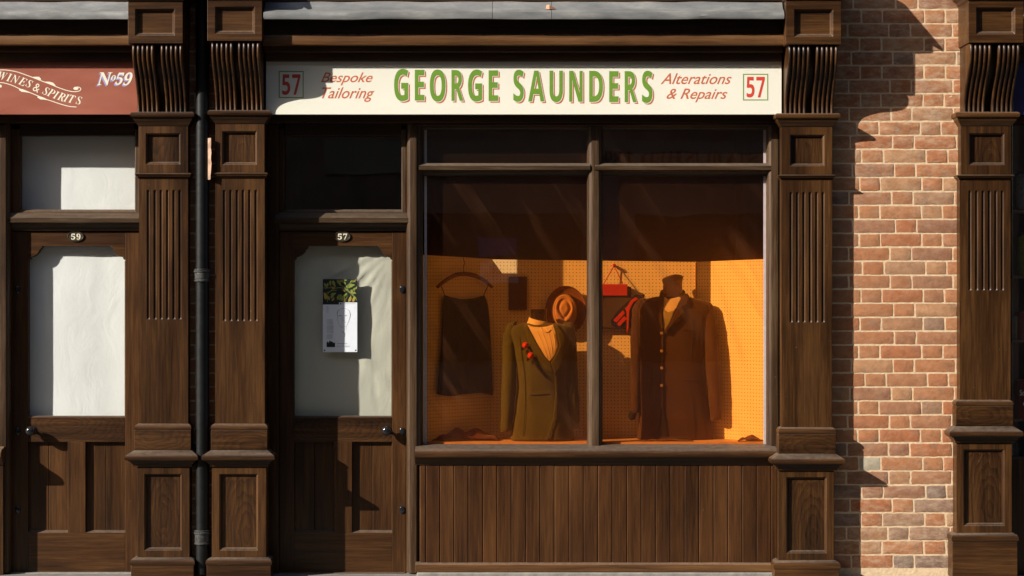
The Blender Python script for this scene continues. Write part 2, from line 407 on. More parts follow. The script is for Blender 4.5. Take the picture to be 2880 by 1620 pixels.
def glyph_at(mb, g, u, v, h, rot, p, wscale=1.0):
    """glyph centred at (u,v), cap height h units, rotated"""
    vs, fs = g
    x0=min(q.x for q in vs); x1=max(q.x for q in vs); y0=min(q.y for q in vs); y1=max(q.y for q in vs)
    k = h/S/(y1-y0); c,s = math.cos(rot), math.sin(rot); cx,cz = X(u,p),Z(v,p)
    out = []
    for q in vs:
        a=(q.x-(x0+x1)/2)*k*wscale; b=(q.y-(y0+y1)/2)*k
        out.append((cx+a*c-b*s,-p,cz+a*s+b*c))
    mb.add(out, fs)
def stroke(mb, pts, w, p):
    """ribbon along points (u,v) width w units (or list)"""
    P = [Vector((X(a,p),Z(b,p))) for a,b in pts]; ws = w if isinstance(w,(list,tuple)) else [w]*len(P)
    L=[];
    for i,q in enumerate(P):
        t=(P[min(i+1,len(P)-1)]-P[max(i-1,0)]); t.normalize(); n=Vector((-t.y,t.x))*ws[i]/S/2
        L.append((q+n,q-n))
    vs=[]; fs=[]
    for a,b in L: vs += [(a.x,-p,a.y),(b.x,-p,b.y)]
    for i in range(len(P)-1): fs.append((2*i,2*i+1,2*i+3,2*i+2))
    mb.add(vs,fs)
def smooth_pts(pts, k=5):
    out=[]
    for i in range(len(pts)-1):
        p0=pts[max(i-1,0)];p1=pts[i];p2=pts[i+1];p3=pts[min(i+2,len(pts)-1)]
        for j in range(k):
            t=j/k
            out.append(tuple(.5*((2*p1[m])+(-p0[m]+p2[m])*t+(2*p0[m]-5*p1[m]+4*p2[m]-p3[m])*t*t+(-p0[m]+3*p1[m]-3*p2[m]+p3[m])*t**3) for m in range(len(p1))))
    out.append(tuple(pts[-1])); return out

# ================================================================== SETTING
def ground(name, mat, x0,x1,y0,y1,z):
    m = MB(); n = 1
    m.add([(x0,y0,z),(x1,y0,z),(x1,y1,z),(x0,y1,z)],[(0,1,2,3)])
    o = m.build(name, mat); o['kind']='structure'; return o
ground('ground', ASPH, -300,300,-300,300,-.14)
def slab(name, mat, x0,x1,y0,y1,z0,z1):
    m = MB(); m.box(x0,x1,z0,z1,-y1,-y0); o = m.build(name, mat, bevel=.01); o['kind']='structure'; return o
ground('road', ASPH, -60,60,-9.6,-2.6,-.132)
slab('pavement', PAVE, -60,60,-2.45,1.0,-.2,-.004)
slab('kerb', STONE, -60,60,-2.6,-2.452,-.2,-.006)
slab('far_pavement', PAVE, -60,60,-13.4,-9.6,-.2,-.004)

# ================================================================== SHOPFRONTS
shop57 = thing('shopfront', (X(1470),0,0), 'dark wood tailor shopfront with cream GEORGE SAUNDERS sign and door 57', 'shopfront','row of dark wood shopfronts')
shop59 = thing('shopfront', (X(100),0,0), 'dark wood shopfront with maroon WINES & SPIRITS sign and white blinds behind door 59', 'shopfront','row of dark wood shopfronts')
shop55 = thing('shopfront', (X(2900),0,0), 'dark wood shopfront with navy sign and tins in its window, beyond the brick wall', 'shopfront','row of dark wood shopfronts')

def pilaster(shop, P):
    o = bpy.data.objects.new('pilaster', None); C.objects.link(o); o.empty_display_size=.1
    sx = (P['shaft'][0]+P['shaft'][1])/2
    place(o, shop, (X(sx,.07),-.07,0))
    if P.get('label'): o['label']=P['label']
    SH,PE,FR,PL,BL = .075,.092,.096,.118,.25
    def xs(k,p): return X(P[k][0],p), X(P[k][1],p)
    # plinth
    a,b = xs('plinth',PL); y0,y1 = P['y_plm']
    m = MB(); m.wrap(a,b,[(0,0),(0,Z(y1,PL))],PL); m.build('plinth', WH, o, bevel=.003)
    h0,h1 = Z(y1,PL),Z(y0,PL); H=h1-h0
    pr = [(0,h0),(.004,h0+.1*H),(.006,h0+.3*H),(.005,h0+.5*H),(.0,h0+.72*H),(-.006,h0+.84*H),(-.016,h0+.93*H),(-.020,h1)]
    m = MB(); m.wrap(a,b,pr,PL); m.build('base_moulding', WH, o, smooth='auto')
    # pedestal with sunk panel
    a,b = xs('ped',PE); z0 = Z(y0,PL)+.0; z1 = Z(P['y_ledge'][1],PE)
    r = P['ped_rec']; ra,rb = X(r[0],PE),X(r[1],PE); rc,rd = Z(r[3],PE),Z(r[2],PE)
    def rings(a,b,c,d,p,dep=.021):
        i=.004; return [(a,b,c,d,p),(a+.002,b-.002,c+.002,d-.002,p-.004),(a+.007,b-.007,c+.008,d-.007,p-.007),(a+.010,b-.010,c+.014,d-.010,p-.014),(a+.013,b-.013,c+.016,d-.013,p-dep)]
    m = MB(); m.panel(a,b,z0,z1,rings(ra,rb,rc,rd,PE),PE,0); m.build('pedestal', WV, o, bevel=.0015)
    m = MB(); m.box(ra+.014,rb-.014,rc+.017,rd-.014,PE-.03,PE-.0185); m.build('sunk_panel', WF, o)
    # ledge
    a,b = xs('frieze',FR); zb,zt = Z(P['y_ledge'][1],.10),Z(P['y_ledge'][0],.10); H=zt-zb; E=P.get('led',.047)
    pr=[(-.006,zb),(.006,zb+.02*H),(.008,zb+.16*H),(.016,zb+.20*H),(.018,zb+.30*H),(.028,zb+.34*H),(.030,zb+.40*H),(E-.006,zb+.42*H),(E-.001,zb+.48*H),(E,zb+.56*H),(E-.001,zb+.64*H),(E-.006,zb+.72*H),(E-.015,zb+.78*H),(.004,zb+.97*H),(-.002,zt)]
    m = MB(); m.wrap(a,b,pr,FR); m.build('ledge', WH, o, smooth='auto')
    # figured block
    z0,z1 = Z(P['y_ledge'][0],FR),Z(P['y_bead'][1],FR)
    m = MB(); m.wrap(a,b,[(0,z0),(0,z1)],FR); m.build('figured_block', WFH, o, bevel=.002)
    z0,z1 = z1,Z(P['y_bead'][0],FR); H=z1-z0
    pr=[(-.006,z0),(-.001,z0+.12*H),(.001,z0+.35*H),(0,z0+.6*H),(-.006,z0+.82*H),(-.018,z1)]
    m = MB(); m.wrap(a,b,pr,FR); m.build('bead', WH, o, smooth='auto')
    # fluted shaft
    a,b = xs('shaft',SH); z0=z1; z1=Z(P['y_neck'][1],SH); fl=[X(u,SH) for u in P['flutes']]; fz0,fz1=Z(P['fy'][1],SH),Z(P['fy'][0],SH)
    w=.0094; dep=.0074
    xsn=[a]
    for c in fl: xsn += [c-w*k for k in (1.05,1,.92,.7,.4,0)]+[c+w*k for k in (.4,.7,.92,1,1.05)]
    xsn.append(b)
    zsn=[z0]+[fz0-w+w*k for k in (-.05,0,.1,.3,.6,1)]+[fz0+w*k for k in (1.0,)]+[fz1-w*1]+[fz1+w*k-w for k in (1,1.4,1.7,1.9,2.0,2.05)]+[z1]
    zsn=sorted(set(zsn)); vs=[];fs=[]
    for z in zsn:
        for x in xsn:
            d=0
            for c in fl:
                dx=abs(x-c)
                if dx<w:
                    e=max(0,fz0-z,z-fz1); q=1-(dx*dx+e*e)/(w*w)
                    if q>0: d=dep*q
            vs.append((x,-(SH-d),z))
    n=len(xsn)
    for i in range(len(zsn)-1):
        for k in range(n-1): fs.append((i*n+k,i*n+k+1,(i+1)*n+k+1,(i+1)*n+k))
    m=MB(); m.add(vs,fs)
    m.add([(a,0,z0),(a,-SH,z0),(a,-SH,z1),(a,0,z1)],[(0,1,2,3)]); m.add([(b,0,z0),(b,-SH,z0),(b,-SH,z1),(b,0,z1)],[(3,2,1,0)])
    m.build('fluted_shaft', WV, o, smooth='auto')
    # neck moulding
    zb,zt=Z(P['y_neck'][1],.085),Z(P['y_neck'][0],.085); H=zt-zb
    pr=[(0,zb),(.005,zb+.1*H),(.007,zb+.35*H),(.014,zb+.4*H),(.015,zb+.6*H),(.019,zb+.66*H),(.020,zb+.85*H),(.014,zb+.95*H),(0,zt)]
    m=MB(); m.wrap(a,b,pr,SH); m.build('neck_moulding', WH, o, smooth='auto')
    # upper panel
    a,b=xs('pan',.08); z0,z1=Z(P['y_neck'][0],.08),Z(P['y_cap'][1],.08)
    r=P['pan_rec']; ra,rb=X(r[0],.08),X(r[1],.08); rc,rd=Z(r[3],.08),Z(r[2],.08)
    m=MB(); m.panel(a,b,z0,z1,rings(ra,rb,rc,rd,.08,.022),.08,0); m.build('upper_panel', WV, o, bevel=.0015)
    m=MB(); m.box(ra+.014,rb-.014,rc+.017,rd-.014,.05,.0605); m.build('sunk_panel', WF, o)
    # cap
    zb,zt=Z(P['y_cap'][1],.10),Z(P['y_cap'][0],.10); H=zt-zb; E=P.get('cap',.040)
    pr=[(0,zb),(.004,zb+.04*H),(.008,zb+.14*H),(.014,zb+.26*H),(.016,zb+.30*H),(.022,zb+.38*H),(.027,zb+.52*H),(.029,zb+.60*H),(E-.004,zb+.62*H),(E,zb+.70*H),(E,zb+.86*H),(E-.004,zb+.95*H),(E-.010,zt)]
    m=MB(); m.wrap(a,b,pr,.08); m.build('cap_moulding', WH, o, smooth='auto')
    # console bracket with reeds
    zt=Z(P['y_blk'][1],BL); zb=Z(P['y_cap'][0],.09)+.0
    ca,cb=X(P['con'][0],.24),X(P['con'][1],.24)
    ca2,cb2=X(P['con2'][0],.085),X(P['con2'][1],.085)
    c0=(ca+ca2)/2; c1=(cb+cb2)/2
    NZ=26
    def pz(t):  # t 0 top .. 1 bottom
        s=.5+.5*math.cos(math.pi*min(1,max(0,(t-.04)/.92)))
        return .088+.150*s+.010*math.sin(math.pi*min(1,t/.5))*(t<.5)
    zz=[zt+(zb-zt)*i/NZ for i in range(NZ+1)]
    def sweep(m,xa,xb,fo,rnd=True):
        rr=[]
        for i,z in enumerate(zz):
            t=i/NZ; pf=pz(t)
            if rnd and i==0: pf-=.010
            elif rnd and i==1: pf-=.001
            W=xb-xa; cs=[(xa,.0),(xa,pf-.010)]
            if rnd: cs+=[(xa+W*.5*(1-math.cos(q*math.pi)),pf-.010+.010*math.sin(q*math.pi)) for q in (.15,.3,.5,.7,.85)]
            cs+=[(xb,pf-.010),(xb,0)]
            if not rnd: cs=[(xa,0),(xa,max(.004,pf-fo)),(xb,max(.004,pf-fo)),(xb,0)]
            rr.append([(x,-p,z) for x,p in cs])
        m.loft(rr)
    Wt=c1-c0; rw=.0182; pitch=.0262; gap=Wt-2*(4*pitch+rw)
    m=MB(); sweep(m,c0+.004,c0+4*pitch+rw-.004,.026,False); sweep(m,c1-4*pitch-rw+.004,c1-.004,.026,False); sweep(m,c0+4*pitch+rw-.0035,c1-4*pitch-rw+.0035,.075,False)
    m.build('console_core', WV, o)
    for g0 in (c0, c1-4*pitch-rw):
        m=MB()
        for k in range(5): sweep(m,g0+k*pitch,g0+k*pitch+rw,0)
        m.build('reeds', WV, o, smooth='auto')
    # head block
    a,b=xs('blk',BL); z0=zt; z1=Z(P['y_blk'][0],BL)
    r=P['blk_rec']; ra,rb=X(r[0],BL),X(r[1],BL); rc,rd=Z(r[3],BL),Z(r[2],BL)
    rg=[(ra,rb,rc,rd,BL),(ra+.002,rb-.002,rc+.002,rd-.002,BL-.004),(ra+.006,rb-.006,rc+.010,rd-.006,BL-.009),(ra+.008,rb-.008,rc+.013,rd-.008,BL-.013),(ra+.012,rb-.014,rc+.018,rd-.012,BL-.021)]
    m=MB(); m.panel(a,b,z0,z1,rg,BL,0); m.build('head_block', WH, o, bevel=.002)
    # cap slab and gabled top
    pr=[(.0,z1),(.010,z1+.006),(.012,z1+.016),(.024,z1+.026),(.034,z1+.034),(.036,z1+.060)]
    m=MB(); m.wrap(a,b,pr,BL); m.build('head_cornice', WH, o, bevel=.002)
    zc=z1+.060; ax,bx=a-.036,b+.036; mx=(ax+bx)/2
    m=MB(); m.prism([(ax,zc),(bx,zc),(bx,zc+.02),(mx,zc+.235),(ax,zc+.02)],0,BL+.036); m.build('gable_top', WH, o, bevel=.003)
    m=MB()
    for sgn in (-1,1):
        e=ax if sgn<0 else bx
        m.prism([(e+sgn*.028,zc+.002),(e+sgn*.028,zc+.018),(mx,zc+.275),(mx,zc+.237),(e,zc+.021)][::(1 if sgn<0 else -1)],0,BL+.050)
    m.build('lead_cap', LEAD, o)
    return o

base = dict(y_plm=(1569,1591), y_ledge=(1266,1313), y_bead=(1192,1211), y_neck=(486,503), y_cap=(315,354), y_blk=(4,122))
pilaster(shop59, dict(base, plinth=(368,545), ped=(386,533), ped_rec=(406,511,1333,1548), frieze=(378,537), shaft=(391,529),
  flutes=(417,436,453,471,489,506), fy=(538,894), pan=(390,529), pan_rec=(410,507,375,462), con=(367,513), con2=(390,526), blk=(360,514), blk_rec=(380,491,25,100)))
pilaster(shop57, dict(base, y_neck=(485,502), y_cap=(310,348), y_blk=(0,115), plinth=(581,762), ped=(596,749), ped_rec=(617,725,1333,1548), frieze=(593,752), shaft=(605,744),
  flutes=(631,649,667,684,702,720), fy=(538,899), pan=(606,744), pan_rec=(625,722,369,463), con=(591,732), con2=(608,739), blk=(583,737), blk_rec=(605,716,19,94),
  label='left pilaster of the tailor shopfront, beside the downpipe'))
pilaster(shop57, dict(base, y_plm=(1577,1602), y_ledge=(1276,1324), y_bead=(1202,1222), y_neck=(491,505), y_cap=(319,356), y_blk=(1,125), plinth=(2178,2361), ped=(2190,2346), ped_rec=(2212,2325,1342,1556), frieze=(2190,2351), shaft=(2198,2340),
  flutes=(2225,2243,2261,2279,2297,2315), fy=(544,903), pan=(2198,2341), pan_rec=(2222,2319,379,467), con=(2221,2358), con2=(2203,2344), blk=(2210,2366), blk_rec=(2234,2343,26,103),
  label='right pilaster of the tailor shopfront, beside the brick wall'))
pilaster(shop55, dict(base, y_plm=(1500,1523), y_ledge=(1199,1246), y_bead=(1125,1143), y_neck=(491,506), y_cap=(315,354), y_blk=(2,120), plinth=(2679,2862), ped=(2690,2846), ped_rec=(2710,2825,1264,1479), frieze=(2689,2850), shaft=(2699,2842),
  flutes=(2728,2747,2765,2783,2801,2819), fy=(540,813), pan=(2703,2844), pan_rec=(2726,2825,375,464), con=(2727,2873), con2=(2710,2846), blk=(2724,2879), blk_rec=(2746,2855,21,96)))

# ------------------------------------------------ cornice, fascia, sign of a shop
def cornice(shop, u0, u1, sign_mat, seams, su0=None, su1=None, golden=WH):
    su0 = su0 or u0+4; su1 = su1 or u1-6
    o = bpy.data.objects.new('cornice', None); C.objects.link(o); place(o, shop, (X((u0+u1)/2),0,Z(100)))
    def bar(v0,v1,pb,pf,name,mat,pr=None,e=0):
        m=MB(); m.box(X(u0+e,.1),X(u1-e,.1),Z(v1,pf),Z(v0,pf),pb,pf); m.build(name,mat,o,bevel=.003)
    bar(48,99,0,.128,'fascia_board',WH)
    m=MB(); zt,zb=Z(96,.165),Z(127,.165)
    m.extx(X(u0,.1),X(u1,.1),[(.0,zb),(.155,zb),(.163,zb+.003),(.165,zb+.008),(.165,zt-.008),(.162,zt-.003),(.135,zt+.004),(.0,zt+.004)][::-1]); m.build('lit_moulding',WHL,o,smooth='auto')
    bar(127.5,146,0,.118,'soffit_step',WH,e=1)
    bar(146.5,172,0,.078,'soffit_step',WH,e=2)
    # lead flashing, in sheets
    cuts=[u0]+seams+[u1]
    for i in range(len(cuts)-1):
        xa,xb=X(cuts[i],.2)+.0012,X(cuts[i+1],.2)-.0012; n=max(2,int((xb-xa)/.035)); rings=[]
        for k in range(n+1):
            x=xa+(xb-xa)*k/n
            def w(s,a=.0022): return a*noise.noise((x*5.0,s*3.1,0.3))*2
            dz = .004*noise.noise((x*1.3,7,7))
            pts=[(.235+w(1),Z(54,.245)+w(2,.0016)+dz),(.243+w(1),Z(53,.245)+w(2,.0016)+dz),(.247+w(3),Z(45,.247)+w(4)),(.244+w(5),Z(33.5,.244)+w(6)+dz),(.238,Z(31.5,.24)+w(6)),(.205+w(7),Z(27,.205)+w(8)),(.188+w(7),Z(23,.188)+w(8)),(.178+w(9,.004),Z(14,.178)),(.165+w(10,.004),Z(4,.165)),(.158,Z(0,.158)),(.02,Z(-22,.02)),(.02,Z(30,.0)),(.2,Z(50,.2))]
            rings.append([(x,-p,z) for p,z in pts])
        m=MB(); m.loft(rings); m.build('lead_flashing',LEAD,o,smooth='auto')
    m=MB(); m.box(X(u0),X(u1),Z(3,.17),Z(-60,.17),.03,.172); m.build('upper_sill',WH,o,bevel=.003)
    # sign board
    sb=bpy.data.objects.new('sign_board',None); C.objects.link(sb); place(sb,shop,(X((su0+su1)/2,.05),-.05,Z(245,.05)))
    m=MB(); m.box(X(su0,.05),X(su1,.05),Z(322,.05),Z(164,.05),.02,.05); m.build('board',sign_mat,sb,bevel=.0015)
    # frame head under the sign
    m=MB(); m.box(X(u0,.0),X(u1,.0),Z(345,-.03),Z(322.5,.0),-.2,-.03); m.build('frame_head',WH,o,bevel=.003)
    return sb
sb57 = cornice(shop57, 743, 2203, CREAM, [1385,1551], 748, 2198.5)
sb59 = cornice(shop59, -420, 384, MAROON, [-120], -418, 392)
sb55 = cornice(shop55, 2858, 3700, NAVY, [3300], 2850, 3690)

# lettering on the tailor sign
q=.0505
GE=[('𝗚',183,435,215,800),('𝗘',558,728,233,790),('𝗢',830,1112,228,810),('𝗥',1222,1437,238,795),('𝗚',1522,1775,228,808),('𝗘',1895,2065,243,798)]
SA=[('𝗦',82,255,215,755),('𝗔',333,605,232,750),('𝗨',692,915,232,762),('𝗡',1023,1248,235,755),('𝗗',1360,1590,235,758),('𝗘',1697,1852,240,760),('𝗥',1958,2160,240,762),('𝗦',2250,2425,232,775)]
mr,mc,mg=MB(),MB(),MB()
for L,sc,ox in ((GE,6.44,1080),(SA,5.99,1430)):
    for ch,a,b,c,d in L:
        g=glyph(ch,0 if ch=='𝗔' else .004); k=(ox+a/sc,ox+b/sc,160+c/sc,160+d/sc)
        fit(mr,g,k[0]+4.8,k[1]+5.0,k[2]+4.6,k[3]+4.8,q); fit(mc,g,k[0]+1.7,k[1]+1.9,k[2]+1.7,k[3]+1.9,q+.0006); fit(mg,g,*k,q+.0012)
mr.build('lettering_shadow',RUST,sb57); mc.build('lettering_outline',CREAM,sb57); mg.build('lettering',GREEN,sb57,label='green GEORGE SAUNDERS lettering')
def fitted(txt,u0,u1,v0,v1,mat,off=0,shear=0,name='lettering'):
    m=MB(); fit(m,glyph(txt,off,shear),u0,u1,v0,v1,q); return m.build(name,mat,sb57)
for (r0,r1,t0,t1,d5,d7,y0,y1) in ((783.9,854,199.7,275.5,(793.5,816),(821.5,845),209,266.6),(2089.6,2160.4,207.5,282.4,(2099.6,2122),(2127,2151),216,274)):
    m=MB(); b=2.8
    for a in ((r0,r1,t0,t0+b),(r0,r1,t1-b,t1),(r0,r0+b,t0+b,t1-b),(r1-b,r1,t0+b,t1-b)): m.box(X(a[0],q),X(a[1],q),Z(a[3],q),Z(a[2],q),.0495,.0506)
    m.build('number_border',DGREEN,sb57)
    m=MB(); fit(m,glyph('𝟱'),*d5,y0,y1,q); fit(m,glyph('𝟳'),*d7,y0,y1,q); m.build('number',RED,sb57,label='red 57')
fitted('Bespoke',902.5,1048,203.8,240,RUST,.006,.42); fitted('Tailoring',905,1052.5,245.7,286.7,RUST,.006,.42)
fitted('Alterations',1858,2057.6,206,236.7,RUST,.006,.42); fitted('& Repairs',1874.7,2045.8,249,287.6,RUST,.006,.42)
# lettering on the maroon sign
m=MB()
for ch,u,v,r,h in (('𝑾',50,348,-13,150),('𝑰',168,372,-15,150),('𝑵',275,405,-20,152),('𝑬',412,447,-24,150),('𝑺',530,484,-27,150),('&',668,560,-27,158),('𝑺',832,618,-27,150),('𝑷',928,655,-25,150),('𝑰',1018,690,-23,150),('𝑹',1112,722,-21,150),('𝑰',1205,745,-19,150),('𝑻',1305,765,-16,150),('𝑺',1430,788,-13,150)):
    glyph_at(m,glyph(ch,-.004),u/6.44,160+v/6.44,h/6.44*.97,math.radians(r),q,.88)
m.build('lettering',IVORY,sb59,label='ivory WINES & SPIRITS lettering')
m=MB(); zp=lambda L:[(a/6.44,160+b/6.44) for a,b in L]
up=smooth_pts(zp([(-160,250),(0,237),(130,240),(300,270),(450,320),(600,375),(740,430),(900,490),(1050,553),(1200,605),(1330,630),(1430,618),(1465,585),(1440,553),(1390,545)]))
stroke(m,up,2.2,q)
lo=smooth_pts(zp([(-160,475),(0,465),(100,478),(230,520),(350,575),(500,630),(650,690),(800,755),(950,805),(1100,855),(1250,895),(1385,908)])); stroke(m,lo,2.2,q)
for L,ws in (([(590,365),(650,375),(700,385),(745,408)],[.5,5,8,2]),([(820,448),(890,465),(950,490),(1005,520)],[.5,5,8,2]),([(345,590),(400,608),(470,625),(560,655)],[3,8,5,.5]),([(680,725),(740,745),(800,758),(880,785)],[3,8,5,.5]),([(1330,572),(1355,570),(1390,572),(1420,575)],[3,8.5,8.5,3]),([(-20,520),(0,528),(15,535),(28,548)],[6,8,8,3])):
    stroke(m,zp(L),ws,q+.0003)
m.build('scroll_lines',IVORY,sb59)
for mat,dx,dy,pp,nm in ((LILAC,-3.4,3.6,q,'numeral_shadow'),(IVORY,0,0,q+.0006,'numeral')):
    m=MB()
    def ff(ch,a,b,c,d,off=.004,sh=0): fit(m,glyph(ch,off,sh),a/6.44+dx,b/6.44+dx,160+c/6.44+dy,160+d/6.44+dy,pp)
    ff('𝑵',1758,2038,280,515); ff('𝒐',2012,2100,330,432); ff('𝟓',2085,2255,285,505,.004,.35); ff('𝟗',2230,2402,280,515,.004,.35)
    m.build(nm,mat,sb59)

# ------------------------------------------------ frame members
def vbar(name,parent,u0,f0,f1,u1,v0,v1,pf,pb,mat=WW):
    """upright with rounded sides; flat front between f0 and f1"""
    a,b,c,d=X(u0,pb),X(f0,pf),X(f1,pf),X(u1,pb)
    def ov(xa,xb,n=5):  # from side (xa,pb) to front (xb,pf)
        st=[(xa,pb)]
        for fx,fp in ((.08,.18),(.20,.50),(.38,.70),(.60,.80),(.78,.84),(.80,.93)): st.append((xa+(xb-xa)*fx, pb+(pf-pb)*fp))
        st.append((xa+(xb-xa)*.84,pf-.001)); st.append((xb,pf)); return st
    prof=ov(a,b)+ov(d,c)[::-1]
    m=MB(); m.extz(Z(v1,pf),Z(v0,pf),prof+[(d,pb-.03),(a,pb-.03)]); return m.build(name,mat,parent,smooth='auto')
def hbar(name,parent,u0,u1,v0,f0,f1,v1,pf,pb,mat=WWH):
    zt,a,b,zb=Z(v0,pb),Z(f0,pf),Z(f1,pf),Z(v1,pb)
    top=[(pb,zt),(pb+(pf-pb)*.55,zt-.002),(pf-.004,a+.002),(pf,a-.001)]
    bot=[(pf,b+.001),(pf-.002,b)]
    for k in range(6):
        t=k/5*math.pi/2; bot.append((pf-.004+(pb-pf+.004)*math.sin(t)*.9, b-.002+(zb-b+.002)*(1-math.cos(t))))
    bot.append((pb,zb))
    m=MB(); m.extx(X(u0,pf),X(u1,pf),(top+bot+[(pb-.03,zb),(pb-.03,zt)])[::-1]); return m.build(name,mat,parent,smooth='auto')
def part(shop,name,loc,label=None):
    o=bpy.data.objects.new(name,None); C.objects.link(o); place(o,shop,loc)
    if label: o['label']=label
    return o

# ---------------------------------------------------- doors
def door(shop, u0, u1, g0, g1, knob, esc, num, flip):
    P=-.135; B=P-.045
    cx=(u0+u1)/2
    d=part(shop,'door',(X(cx,P),-P,0),'door numbered '+num)
    T=651; G0,G1=692,1174
    def bx(n,a,b,v0,v1,mat,pf=P,pb=B,bev=.0018):
        m=MB(); m.box(X(a,P),X(b,P),Z(v1,P),Z(v0,P),pb,pf); return m.build(n,mat,d,bevel=bev)
    bx('stile',u0,g0,T,1616,WD); bx('stile',g1,u1,T,1616,WD)
    # top rail with scooped corners round the glass
    def corner(cxu,sg):
        L=[]
        L.append((cxu-sg*39,G0)); L.append((cxu-sg*40,G0+3)); L.append((cxu-sg*37,G0+5)); L.append((cxu-sg*36,G0+8))
        for k in range(1,8):
            t=k/8*math.pi/2; L.append((cxu-sg*33*math.cos(t), G0+4+28*math.sin(t)))
        L += [(cxu-sg*6,G0+33),(cxu-sg*5,G0+37),(cxu-sg*1,G0+39),(cxu,G0+40)]
        return L
    poly=[(g0,T),(g1,T)]+corner(g1,1)[::-1]+corner(g0,-1)
    m=MB(); m.prism([(X(a,P),Z(b,P)) for a,b in poly],B,P-.0005); m.build('top_rail',WDH,d,bevel=.0015)
    bx('lock_rail',g0,g1,G1,1243,WFH); mid=(g0+g1)/2
    m0,m1=mid-25,mid+25
    bx('muntin',m0,m1,1243,1498,WD); bx('bottom_rail',g0,g1,1498,1616,WDH)
    for a,b in ((g0,m0),(m1,g1)):
        c=(a+b)/2; pp=P-.024; m=MB()
        xa,xb,xc=X(a,P),X(b,P),X(c,P); z0,z1=Z(1498,P),Z(1243,P)
        m.extz(z0,z1,[(xa,pp),(xc-.003,pp),(xc-.001,pp-.003),(xc+.004,pp),(xb,pp),(xb,B+.004),(xa,B+.004)]); m.build('lower_panel',WD,d)
        m=MB(); m.add([(xa,-(P-.0025),z0-.0),(xb,-(P-.0025),z0),(xb,-pp,z0+.012),(xa,-pp,z0+.012)],[(0,1,2,3)]); m.add([(xb,-(P-.003),z0),(xb,-(P-.003),z1),(xb-.005,-pp,z1),(xb-.005,-pp,z0+.012)],[(0,1,2,3)]); m.build('panel_bead',WDH,d)
    m=MB(); za=Z(G1,P); m.extx(X(g0,P),X(g1,P),[(P-.002,za),(P-.004,za+.005),(P-.016,za+.009),(P-.02,za+.009),(P-.02,za)][::-1]); m.build('glazing_bead',WDH,d)
    m=MB(); x=X(g1,P); m.extz(Z(G1,P),Z(G0+42,P),[(x,P-.003),(x-.004,P-.006),(x-.006,P-.018),(x,P-.018)]); m.build('glazing_bead',WD,d)
    m=MB(); m.box(X(g0-3,P),X(g1+3,P),Z(G1+3,P),Z(G0-3,P),P-.026,P-.022); m.build('glass_pane',GLASS,d)
    # number plate
    nx,nz=X(num_pos[num],P),Z(665,P); m=MB(); rg=[]
    for sc,pp in ((1,P),(1,P+.004),(.96,P+.007),(.88,P+.007),(.84,P+.0045)):
        rg.append([(nx+.049*sc*math.cos(k*math.pi/16),-pp,nz+.0305*sc*math.sin(k*math.pi/16)) for k in range(32)])
    m.loft(rg); np_=m.build('number_plate',BRONZE,d,smooth='auto')
    m=MB(); c=num_pos[num]
    dg={'5':'𝟓','7':'𝟕','9':'𝟗'}
    for ch,a in ((num[0],c-13),(num[1],c+2)):
        fit(m,glyph(dg[ch],.01),a,a+11.5,657,674,P+.0055)
    n_=m.build('numerals',PLATE,np_)
    # knob and keyhole covers
    kx,kz=X(knob,P),Z(1210,P)
    m=MB(); m.lathe((kx,-P,kz),'y',[(.024,0),(.024,.003),(.019,.006),(.010,.010),(.008,.022),(.010,.030),(.020,.034),(.0265,.044),(.0285,.055),(.026,.066),(.018,.074),(.007,.078)],28); m.build('knob',GLOSSB,d,smooth=True)
    for v in (814,1213,1434):
        ex,ez=X(esc,P),Z(v,P); m=MB(); rg=[]
        for sc,pp in ((1,P),(1,P+.0025),(.85,P+.006),(.5,P+.0075)):
            rg.append([(ex+.0165*sc*math.cos(k*math.pi/12),-pp,ez+.0235*sc*math.sin(k*math.pi/12)) for k in range(24)])
        m.loft(rg); e=m.build('keyhole_cover',GLOSSB,d,smooth='auto')
    return d
num_pos={'57':963,'59':213}
d57=door(shop57,783,1142,827,1103,1089,1131,'57',False)
d59=door(shop59,34,392,79,352,92,50,'59',True)
# door frames
def door_frame(shop,u0,u1,gl0,gl1,post=True):
    f=part(shop,'door_frame',(X((u0+u1)/2,-.1),.1,0))
    # transom bar
    hbar('transom_bar',f,u0-12,u1+14,598,612,626,648,-.080,-.125)
    # fanlight frame
    m=MB(); pf=-.112
    m.box(X(u0,pf),X(gl0,pf),Z(612,pf),Z(362,pf),-.17,pf); m.build('fanlight_side',WV,f,bevel=.005)
    m=MB(); m.box(X(gl1,pf),X(u1+2,pf),Z(612,pf),Z(362,pf),-.17,pf); m.build('fanlight_side',WW,f,bevel=.005)
    m=MB(); m.box(X(gl0,pf),X(gl1,pf),Z(382,pf),Z(340,pf),-.17,pf); m.build('fanlight_head',WH,f,bevel=.004)
    m=MB(); za=Z(603,pf); m.extx(X(gl0,pf),X(gl1,pf),[(pf,za),(pf,za+.012),(pf-.01,za+.024),(pf-.035,za+.030),(-.17,za+.030),(-.17,za)][::-1]); m.build('fanlight_sill',WH,f,smooth='auto')
    m=MB(); m.box(X(gl0-3,-.14),X(gl1+3,-.14),Z(592,-.14),Z(378,-.14),-.148,-.144); m.build('glass_pane',GLASS,f)
    m=MB(); m.box(X(u0-40,-.0),X(u0,-.1),0,Z(350,-.1),-.2,-.095); m.build('door_post',WV,f,bevel=.004)
    m=MB(); m.box(X(u0-40,-.0),X(u1+40,-.1),Z(650,-.15),Z(600,-.15),-.2,-.128); m.build('rebate',WH,f)
    m=MB(); m.box(X(u0,-.1),X(u1,-.1),-.0,Z(1616,-.135),-.25,-.10); m.build('threshold',STONE if gl0<500 else WH,f,bevel=.004)
    return f
f57=door_frame(shop57,784,1141,800,1129)
f59=door_frame(shop59,30,392,56,379)

